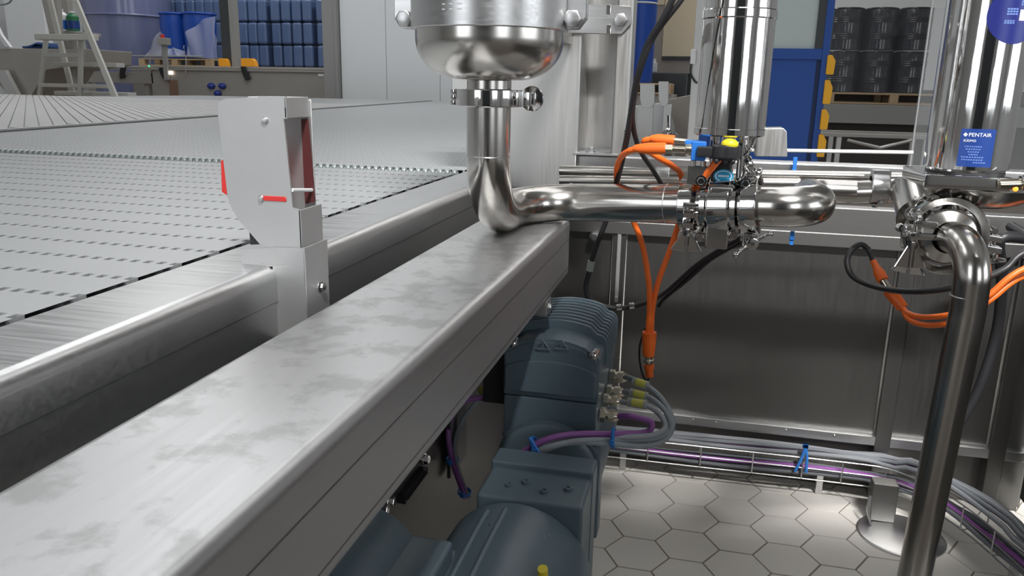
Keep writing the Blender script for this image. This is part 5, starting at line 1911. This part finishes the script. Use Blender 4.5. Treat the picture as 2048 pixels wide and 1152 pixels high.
part('rear_rail', rail(90, 78, 75, 207, YL, YL + 0.02, 0.055), 'ladder', lad)
part('rear_rail', rail(160, 80, 158, 207, YL - 0.12, YL - 0.1, 0.055), 'ladder', lad)
part('front_rail', rail(148, 0, 233, 205, YL - 0.2, YL - 0.34, 0.075), 'ladder', lad)
part('front_rail', rail(98, 0, 148, 205, YL + 0.35, YL + 0.28, 0.07), 'ladder', lad)
mb = MB()
a_, b_ = PY(73, 70, YL - .2), PY(180, 70, YL - .2)
mb.box((a_.x, YL - 0.24, a_.z - 0.055), (b_.x, YL - 0.06, a_.z + 0.012), 0.008)
part('platform', mb, 'ladder', lad)
for u0, u1, v in ((92, 160, 112), (84, 213, 172)):
    a_, b_ = PY(u0, v - 2, YL - .05), PY(u1, v, YL - .12)
    mb = MB().box((a_.x, YL - 0.10, a_.z - 0.022), (b_.x, YL - 0.06, a_.z + 0.022), 0.004)
    part('rear_brace', mb, 'ladder', lad)
for v in (128, 185):
    a_, b_ = PY(120, v, YL + .2), PY(196 if v < 150 else 220, v, YL - .2)
    mb = MB().box((a_.x, YL + 0.1, a_.z - 0.03), (b_.x, YL + 0.25, a_.z + 0.02), 0.005)
    part('tread', mb, 'ladder', lad)
# hopper
YHp = 9.4
hp = thing('hopper', 'wide stainless funnel hopper at the far left edge', 'hopper', PY(20, 200, YHp))
tl, tr_, bl_, br_ = PY(-40, 95, YHp), PY(92, 97, YHp), PY(40, 205, YHp), PY(62, 205, YHp)
mb = MB()
q0 = [PY(u, v, YHp) for u, v in ((-40, 96), (172, 98), (170, 128), (92, 140), (58, 200), (30, 204), (-40, 130))]
mb.prism(q0, (0, 0.9, 0), 0.01)
part('funnel', mb, 'machine', hp)
mb = MB()
mb.prism([PY(u, v, YHp - 0.12) for u, v in ((-10, 140), (10, 140), (50, 215), (24, 215))], (0, 0.06, 0), 0.005)
part('brace', mb, 'alu', hp)
mb = MB()
mb.prism([PY(u, v, YHp - 0.05) for u, v in ((-12, 40), (2, 70), (20, 94), (10, 94), (-12, 62))], (0, 0.05, 0), 0.005)
part('lid_edge', mb, 'white_plastic', hp)
mb = MB()
mb.cyl((PY(20, 205, YHp).x, YHp + .4, 0), (PY(20, 205, YHp).x, YHp + .4, PY(40, 195, YHp).z), 0.12, n=20)
part('spout', mb, 'machine', hp)
mb = MB()
q = [PY(u, v, YHp + 0.1) for u, v in ((42, 94), (60, 89), (70, 84), (86, 86), (92, 96), (44, 97))]
mb.prism(q, (0, 0.4, 0), 0.03, 3)
solo('folded_cloth', mb, 'cloth', 'crumpled dark blue cloth lying on the hopper rim', 'cloth')
# chute and bottles above the ladder
mb = MB().prism([PY(u, v, 9.0) for u, v in ((78, -20), (112, -20), (118, 66), (98, 66))], (0, 0.08, 0), 0.006)
solo('chute', mb, 'machine', 'slanting grey chute above the ladder platform', 'chute')
mb = MB().box((PY(114, 0, 9.6).x, 9.6, 0.2), (PY(134, 0, 9.6).x, 9.7, PY(120, -10, 9.6).z), 0.01)
solo('machine_post', mb, 'machine', 'pale grey machine post behind the ladder', 'post')
for (u0, u1, v0, v1, m1_, m2_, lab) in ((116, 131, 18, 63, 'white_plastic', 'blue_plastic', 'white bottle with blue label standing behind the ladder top'), (138, 153, 22, 62, 'green', 'label_blue', 'green bottle standing right of the white bottle')):
    Yb = 9.45
    a_, b_ = PY(u0, v1, Yb), PY(u1, v0, Yb)
    c_ = Vector(((a_.x + b_.x) / 2, Yb, a_.z))
    r_ = (b_.x - a_.x) / 2
    h_ = b_.z - a_.z
    t = thing('bottle', lab, 'bottle', c_)
    mb = MB().lathe([(0, 0), (r_, 0), (r_, h_ * .72), (r_ * .6, h_ * .85), (r_ * .3, h_ * .88), (r_ * .3, h_ * .93), (0, h_ * .93)], c_, (0, 0, 1), 24)
    part('body', mb, m1_, t)
    mb = MB().cyl(c_ + Vector((0, 0, h_ * .9)), c_ + Vector((0, 0, h_)), r_ * .4, n=16)
    part('cap', mb, 'white_plastic', t)
    mb = MB().lathe([(r_ + .002, h_ * .1), (r_ + .003, h_ * .1), (r_ + .003, h_ * .5), (r_ + .002, h_ * .5)], c_, (0, 0, 1), 24)
    part('label', mb, m2_, t)
mb = MB().box((PY(90, 0, 9.4).x, 9.4, PY(100, 66, 9.4).z - 0.03), (PY(160, 0, 9.4).x, 9.72, PY(100, 64, 9.4).z), 0.005)
solo('bottle_shelf', mb, 'machine', 'narrow grey shelf under the two bottles', 'shelf')
mb = MB().tube(spline(pyl((-20, 8, 9.2), (5, 9, 9.2), (20, 4, 9.2), (28, -12, 9.2)), 6), 0.012, 8)
solo('grey_hose', mb, 'grey_cable', 'grey hose arc in the top left corner', 'hose')
mb = MB().box((-12.5, 12.6, 0), (PY(90, 50, 12.6).x, 12.75, 5), 0.01)
struct('wall_partition', mb, 'wall')
mb = MB().box((PY(160, 0, 12.7).x - 1, 15.8, 0), (-6.2, 16.0, 5), 0.01)
struct('wall_curtain', mb, 'dark_post')

# ------------------------------------------------------------------ background right of the column
# tall blue tank
YT = 10.78
a_, b_ = PY(1225, 80, YT), PY(1308, 80, YT)
r_ = (b_.x - a_.x) / 2
t = thing('blue_tank', 'upright bright blue tank between the column and the black cables', 'tank', ((a_.x + b_.x) / 2, YT + r_, PY(1290, 166, YT).z))
zb2 = PY(1290, 166, YT).z
c_ = Vector(((a_.x + b_.x) / 2, YT + r_, zb2))
mb = MB().lathe([(0, 0), (r_ * .9, 0), (r_ * .94, 0.03), (r_, 0.9), (r_, 1.4), (0, 1.42)], c_, (0, 0, 1), 40)
part('body', mb, 'blue_drum', t)
mb = MB().torus(c_ + Vector((0, 0, PY(1290, 4, YT).z - zb2)), (0, 0, 1), r_ * 1.0, 0.012, 40, 8)
part('hoop', mb, 'white_plastic', t)
pallet('wooden_pallet', 'pale wooden pallet under the bright blue tank', a_.x - 0.2, b_.x + 0.25, YT - 0.03, YT + 0.92, zb2 - 0.14, zb2)
mb = MB().box((a_.x - 0.2, YT + 0.02, 0), (b_.x + 0.3, YT + 0.92, zb2 - 0.141), 0.01)
solo('tank_plinth', mb, 'machine', 'grey plinth under the pallet of the blue tank', 'plinth')
# cream cabinet
YQ = 12.5
cb_ = thing('cream_cabinet', 'tall cream panelled cabinet with taupe frame behind the black cables', 'cabinet', (PY(1345, 140, YQ).x, YQ, 0))
a_, b_ = PY(1296, 0, YQ), PY(1400, 0, YQ)
zb2 = PY(1340, 147, YQ).z
mb = MB().box((a_.x, YQ, zb2), (b_.x, YQ + 0.7, 4.0), 0.01)
part('body', mb, 'brown_grey', cb_)
mb = MB().box((PY(1331, 0, YQ).x, YQ - 0.03, PY(1340, 113, YQ).z), (b_.x, YQ, 4.0), 0.008)
part('door_panel', mb, 'cream', cb_)
mb = MB().box((a_.x, YQ - 0.02, PY(1340, 10, YQ).z), (PY(1330, 0, YQ).x, YQ, 4.0), 0.006)
part('upper_panel', mb, 'cream', cb_)
mb = MB().box((PY(1331, 0, YQ).x, YQ - 0.04, PY(1340, 120, YQ).z), (b_.x, YQ - 0.001, PY(1340, 114, YQ).z), 0.004)
part('dark_strip', mb, 'dark_post', cb_)  # dark strip just below the door panel
mb = MB().box((a_.x, YQ + 0.05, 0.1), (b_.x, YQ + 0.65, zb2), 0.01)
part('plinth', mb, 'dark_post', cb_)
mb = MB()
a_, b_ = PY(1299, 145, 12.0), PY(1314, 124, 12.0)
mb.prism([(a_.x, 12, a_.z), (b_.x, 12, a_.z), (b_.x, 12, b_.z), (a_.x + .04, 12, b_.z)], (0, 0.15, 0), 0.02)
mb.cyl(((a_.x + b_.x) / 2, 12.07, b_.z - .01), ((a_.x + b_.x) / 2, 12.07, b_.z + 0.05), 0.03, n=12)
solo('white_jug', mb, 'white_plastic', 'small white jug standing by the blue tank', 'jug')
mb = MB().box((PY(1290, 146, 12).x, 11.8, 0.0), (PY(1375, 146, 12).x, 12.3, PY(1300, 145.5, 12).z), 0.02)
solo('dark_counter', mb, 'dark_post', 'low dark counter before the cream cabinet', 'counter')
# conveyor brackets
YR = 6.2
for u0, u1, v0, v1, u2, u3, lab in ((1280, 1309, 168, 215, 1276, 1302, 'left pale bracket post on the sheet-sided conveyor'), (1317, 1337, 163, 212, 1328, 1338, 'right pale bracket post on the sheet-sided conveyor')):
    t = thing('bracket_post', lab, 'post', PY((u0 + u1) / 2, 215, YR), 'bracket posts')
    mb = MB().prism([PY(u, v, YR) for u, v in ((u0, v0), (u1, v0), (u1, v1 - 8), (u1 - 6, v1), (u0 + 4, v1), (u0, v1 - 14))], (0, 0.06, 0), 0.004)
    part('head_plate', mb, 'alu', t)
    mb = MB()
    a_, b_ = PY(u2, v1 - 4, YR + .03), PY(u3, 300, YR + .03)
    mb.box((a_.x, YR + 0.01, 0.0), (b_.x, YR + 0.05, a_.z), 0.004)
    part('shaft', mb, 'alu', t)
mb = MB().prism([PY(u, v, 7.0) for u, v in ((1258, 214), (1330, 205), (1345, 260), (1345, 330), (1258, 330))], (0, 0.5, 0), 0.01)
for v in mb.bm.verts:
    pass
ss = thing('sheet_conveyor', 'grey sheet-sided conveyor end behind the pale bracket posts', 'conveyor', PY(1300, 330, 7.0))
part('side_sheet', mb, 'alu', ss)
mb = MB()
a_ = PY(1258, 330, 7.0)
mb.box((a_.x, 7.05, 0), (a_.x + 0.4, 7.4, a_.z + 0.02), 0.01)
part('leg', mb, 'machine', ss)
mb = MB().prism([PY(u, v, 7.6) for u, v in ((1330, 200), (1380, 190), (1380, 330), (1330, 330))], (0, 0.5, 0), 0.01)
mb.box((PY(1340, 330, 7.6).x, 7.65, 0), (PY(1370, 330, 7.6).x, 8.0, PY(1340, 325, 7.6).z), 0.01)
solo('brown_machine', mb, 'brown_grey', 'brown-grey machine side left of the slim grey post', 'machine')
mb = MB()
for i in range(5):
    c = PY(1333 + random.uniform(-10, 16), 262 + i * 5, 5.4)
    mb.hexbolt(c, (random.uniform(-1, 1), -1, random.uniform(-1, 1)), 0.02, 0.05)
mb.cyl(PY(1338, 230, 5.4), PY(1338, 290, 5.4), 0.012, n=10)
mb.box((PY(1330, 285, 5.4).x, 5.4, 0), (PY(1345, 285, 5.4).x, 5.45, PY(1338, 285, 5.4).z), 0.004)
solo('fitting_cluster', mb, 'chrome', 'small shiny fittings on a stand behind the orange plugs', 'fitting')
# slim grey post with switch
YS = 5.0
a_, b_ = PY(1374, 300, YS), PY(1394, 300, YS)
gp = thing('grey_post', 'slim light grey aluminium post left of the tall cylinder', 'post', ((a_.x + b_.x) / 2, YS, 0))
mb = MB().box((a_.x - 0.005, YS, 0), (b_.x + 0.005, YS + 0.09, 2.6), 0.006)
part('profile', mb, 'alu', gp)
a_, b_ = PY(1380, 128, YS - .03), PY(1389, 98, YS - .03)
mb = MB().box((a_.x, YS - 0.03, a_.z), (b_.x + 0.01, YS - 0.002, b_.z), 0.006)
part('switch_box', mb, 'white_plastic', gp)
mb = MB().tube(spline(pyl((1383, 127, YS - .02), (1381, 145, YS - .02), (1388, 160, YS - .02), (1394, 166, YS - .01)), 5), 0.006, 8)
part('switch_cable', mb, 'rubber', gp)
# blue door with frosted window
YDr = 6.0
dx_ = lambda u, v: PY(u, v, YDr)
dr_ = thing('blue_door', 'bright blue framed door leaf with frosted window behind the valve', 'door', (dx_(1560, 300).x, YDr, 0))
xL, xR = dx_(1400, 100).x, dx_(1660, 100).x
xw = dx_(1643, 60).x
zt_, zm0, zm1 = 2.7, dx_(1590, 119).z, dx_(1590, 97).z
mb = MB()
mb.box((xw + 0.02, YDr, 0.05), (xR, YDr + 0.07, zt_), 0.005)
mb.box((xL, YDr, 0.05), (xL + 0.1, YDr + 0.07, zt_), 0.005)
mb.box((xL + 0.1, YDr + .001, zm0), (xw + 0.02, YDr + 0.069, zm1), 0.004)
mb.box((xL + 0.1, YDr + .001, zt_ - 0.12), (xw + 0.02, YDr + 0.069, zt_), 0.004)
part('frame', mb, 'door_blue', dr_)
mb = MB().box((xL + 0.1, YDr + 0.015, 0.05), (xw + 0.0, YDr + 0.05, zm0), 0.003)
part('lower_panel', mb, 'door_blue', dr_)
mb = MB().box((xw - 0.008, YDr + 0.012, 0.05), (xw + 0.022, YDr + 0.03, zm0), 0.002)
part('panel_seam', mb, 'door_seam', dr_)
mb = MB().box((xL + 0.1, YDr + 0.025, zm1), (xw + 0.02, YDr + 0.045, zt_ - 0.12), 0.002)
part('window_pane', mb, 'frosted', dr_, 'pale frosted window pane')
mb = MB().box((xw - 0.03, YDr + 0.006, zm1), (xw + 0.022, YDr + 0.03, zt_ - 0.12), 0.002)
part('window_gasket', mb, 'dark_post', dr_)
for i, (v0, v1, u) in enumerate(((110, 149, 1661), (160, 208, 1655), (219, 259, 1648), (269, 314, 1642))):
    w_ = ['topmost', 'second', 'third', 'lowest visible'][i]
    a_, b_ = PY(u - 6, v1, YDr - 0.02), PY(u + 5, v0, YDr - 0.02)
    x0_ = xR - 0.012
    mb = MB()
    h_ = b_.z - a_.z
    mb.prism([(x0_, YDr - 0.02, a_.z), (x0_ + 0.05, YDr - 0.02, a_.z), (x0_ + 0.055, YDr - 0.02, b_.z - h_ * .3), (x0_ + 0.03, YDr - 0.02, b_.z), (x0_, YDr - 0.02, b_.z)], (0, 0.1, 0), 0.006)
    solo('bumper', mb, 'guard_yellow', '%s of the yellow bumpers along the blue door edge' % w_, 'bumper', 'yellow door bumpers')
# black drums on pallet on a heavy conveyor
YK_ = 13.0
a_, b_ = PY(1652, 187, YK_), PY(1900, 190, YK_)
zpt_, zpb_ = PY(1750, 186, YK_).z, PY(1750, 209, YK_).z
pallet('wooden_pallet', 'wooden pallet carrying the wrapped black drums', a_.x, b_.x + 0.2, YK_ - 0.02, YK_ + 1.2, zpb_, zpt_)
rc_ = thing('heavy_conveyor', 'heavy grey pallet conveyor side under the black drums', 'conveyor', ((a_.x + b_.x) / 2, YK_, 0))
mb = MB().box((a_.x - 0.6, YK_ - 0.25, PY(1750, 248, YK_ - .25).z), (b_.x + 1.5, YK_ - 0.17, PY(1750, 210, YK_ - .25).z), 0.008)
part('side_beam', mb, 'grey_paint', rc_)
mb = MB().box((a_.x - 0.6, YK_ + 0.02, 0.05), (b_.x + 1.5, YK_ + 0.05, zpb_ - 0.13), 0.004)
part('dark_backdrop', mb, 'dark_brown', rc_)  # dark sheet added for the darkness under the conveyor
mb = MB().box((a_.x - 0.6, YK_ + 1.24, zpb_ - 0.003), (b_.x + 1.5, YK_ + 1.28, zpt_ + 0.06), 0.004)
part('added_gap_backing', mb, 'dark_brown', rc_)  # dark sheet added behind the pallet so its gaps look dark
mb = MB().box((a_.x - 0.6, YK_ - 0.17, zpb_ - 0.12), (b_.x + 1.5, YK_ + 1.3, zpb_ - 0.002), 0.008)
part('roller_bed', mb, 'dark_post', rc_)
for x in (a_.x - 0.3, b_.x + 0.8):
    mb = MB().box((x, YK_ + 0.06, 0), (x + 0.15, YK_ + 0.2, zpb_ - 0.11), 0.005)
    part('leg', mb, 'dark_post', rc_)
tops = [PY(1750, 187, YK_).z, PY(1750, 99, YK_).z, PY(1750, 12, YK_).z]
dh = (tops[2] - tops[0]) / 2
w0 = PY(1660, 100, YK_).x
w1 = PY(1868, 100, YK_).x
rdm = (w1 - w0) / 6


def black_drum(c, h):
    t = thing('black_drum', '', 'drum', c, 'wrapped black drums')
    prof = [(0, 0), (rdm * .92, 0), (rdm * .97, 0.01), (rdm * .97, h * .12)]
    for k in range(3):
        z = h * (0.24 + 0.05 * k)
        prof += [(rdm * .96, z), (rdm * .99, z + h * .018), (rdm * .96, z + h * .036)]
    for k in range(3):
        z = h * (0.62 + 0.05 * k)
        prof += [(rdm * .96, z), (rdm * .99, z + h * .018), (rdm * .96, z + h * .036)]
    prof += [(rdm * .97, h * .92), (rdm * .90, h - .02), (0, h - .02)]
    mb = MB().lathe(prof, c, (0, 0, 1), 32)
    part('body', mb, 'black_drum', t)
    mb = MB().torus(c + Vector((0, 0, h - 0.03)), (0, 0, 1), rdm * .93, 0.015, 32, 8)
    part('rim', mb, 'black_drum', t)
    return t


fd = None
for k, rw in enumerate(('lower tier', 'upper tier')):
    for i, pn in enumerate(('beside the blue door', 'in the middle', 'beside the wide cylinder')):
        c = Vector((w0 + rdm * (2 * i + 1), YK_ + rdm + 0.05, zpt_ + dh * k + 0.001))
        lab = 'wrapped black drum in the %s, %s' % (rw, pn)
        if fd is None:
            fd = black_drum(c, dh)
            fd['label'] = lab
        else:
            dup(fd, c, lab)
    for i, pn in enumerate(('in the left gap', 'in the right gap')):
        c = Vector((w0 + rdm * (2 * i + 2), YK_ + rdm * 2.75 + 0.05, zpt_ + dh * k + 0.001))
        dup(fd, c, '%s black drum of the rear row, seen %s between the front drums' % (rw.split()[0], pn))
mb = MB()
pts = [(1762, 5), (1832, 4), (1826, 26), (1802, 30), (1796, 62), (1784, 72), (1768, 66), (1764, 24)]
grid = []
for j in range(9):
    row = []
    for i in range(9):
        u = 1764 + 70 * i / 8 * (1 - 0.45 * j / 8)
        v = 4 + 68 * j / 8
        p = PY(u, v, YK_ - 0.03)
        p.y += 0.03 * math.sin(i * 1.7 + j)
        row.append(mb.bm.verts.new(p))
    grid.append(row)
for j in range(8):
    for i in range(8):
        mb.bm.faces.new((grid[j][i], grid[j][i + 1], grid[j + 1][i + 1], grid[j + 1][i]))
mb.box((w0 - 0.02, YK_ - 0.012, zpt_ + 0.002), (w1 + 0.1, YK_ - 0.009, tops[2] - 0.03))
solo('film_wrap', mb, 'film_black', 'clear film wrapped round the black drums with a loose torn flap on top', 'film')
# stainless table frame and clear screen
YTb = 9.5
tb = thing('work_table', 'low stainless table frame with cross braces below the pallet conveyor', 'table', (PY(1760, 300, YTb).x, YTb, 0))
a_, b_ = PY(1640, 262, YTb), PY(1890, 272, YTb)
zt_ = PY(1740, 268, YTb).z
mb = MB()
for y in (YTb, YTb + 0.66):
    mb.box((a_.x, y, zt_ - 0.04), (b_.x + 0.3, y + 0.04, zt_), 0.004)
for x in (a_.x, b_.x + 0.26):
    mb.box((x, YTb + 0.02, zt_ - 0.04), (x + 0.04, YTb + 0.68, zt_), 0.004)
part('top_frame', mb, 'machine', tb)
for u in (1674, 1850):
    x = PY(u, 280, YTb).x
    for y in (YTb + 0.02, YTb + 0.62):
        mb = MB().box((x, y, 0), (x + 0.05, y + 0.05, zt_ - 0.03), 0.004)
        part('leg', mb, 'alu', tb)
mb = MB()
mb.cyl(PY(1695, 280, YTb), PY(1760, 296, YTb), 0.018, n=8)
mb.cyl(PY(1825, 280, YTb), PY(1760, 296, YTb), 0.018, n=8)
part('cross_brace', mb, 'alu', tb)
YGl = 4.5
a_, b_ = PY(1845, 150, YGl), PY(2100, 150, YGl)
gs = thing('clear_screen', 'clear plastic machine screen with pale edge left of the labelled cylinder', 'screen', (a_.x, YGl, 0.6))
mb = MB().box((a_.x, YGl, 0.75), (b_.x, YGl + 0.006, 2.3), 0.001, 1)
part('sheet', mb, 'glass', gs)
mb = MB().box((a_.x - 0.004, YGl - 0.003, 0.0), (a_.x + 0.004, YGl + 0.009, 2.3), 0.001, 1)
part('edge_strip', mb, 'alu', gs)
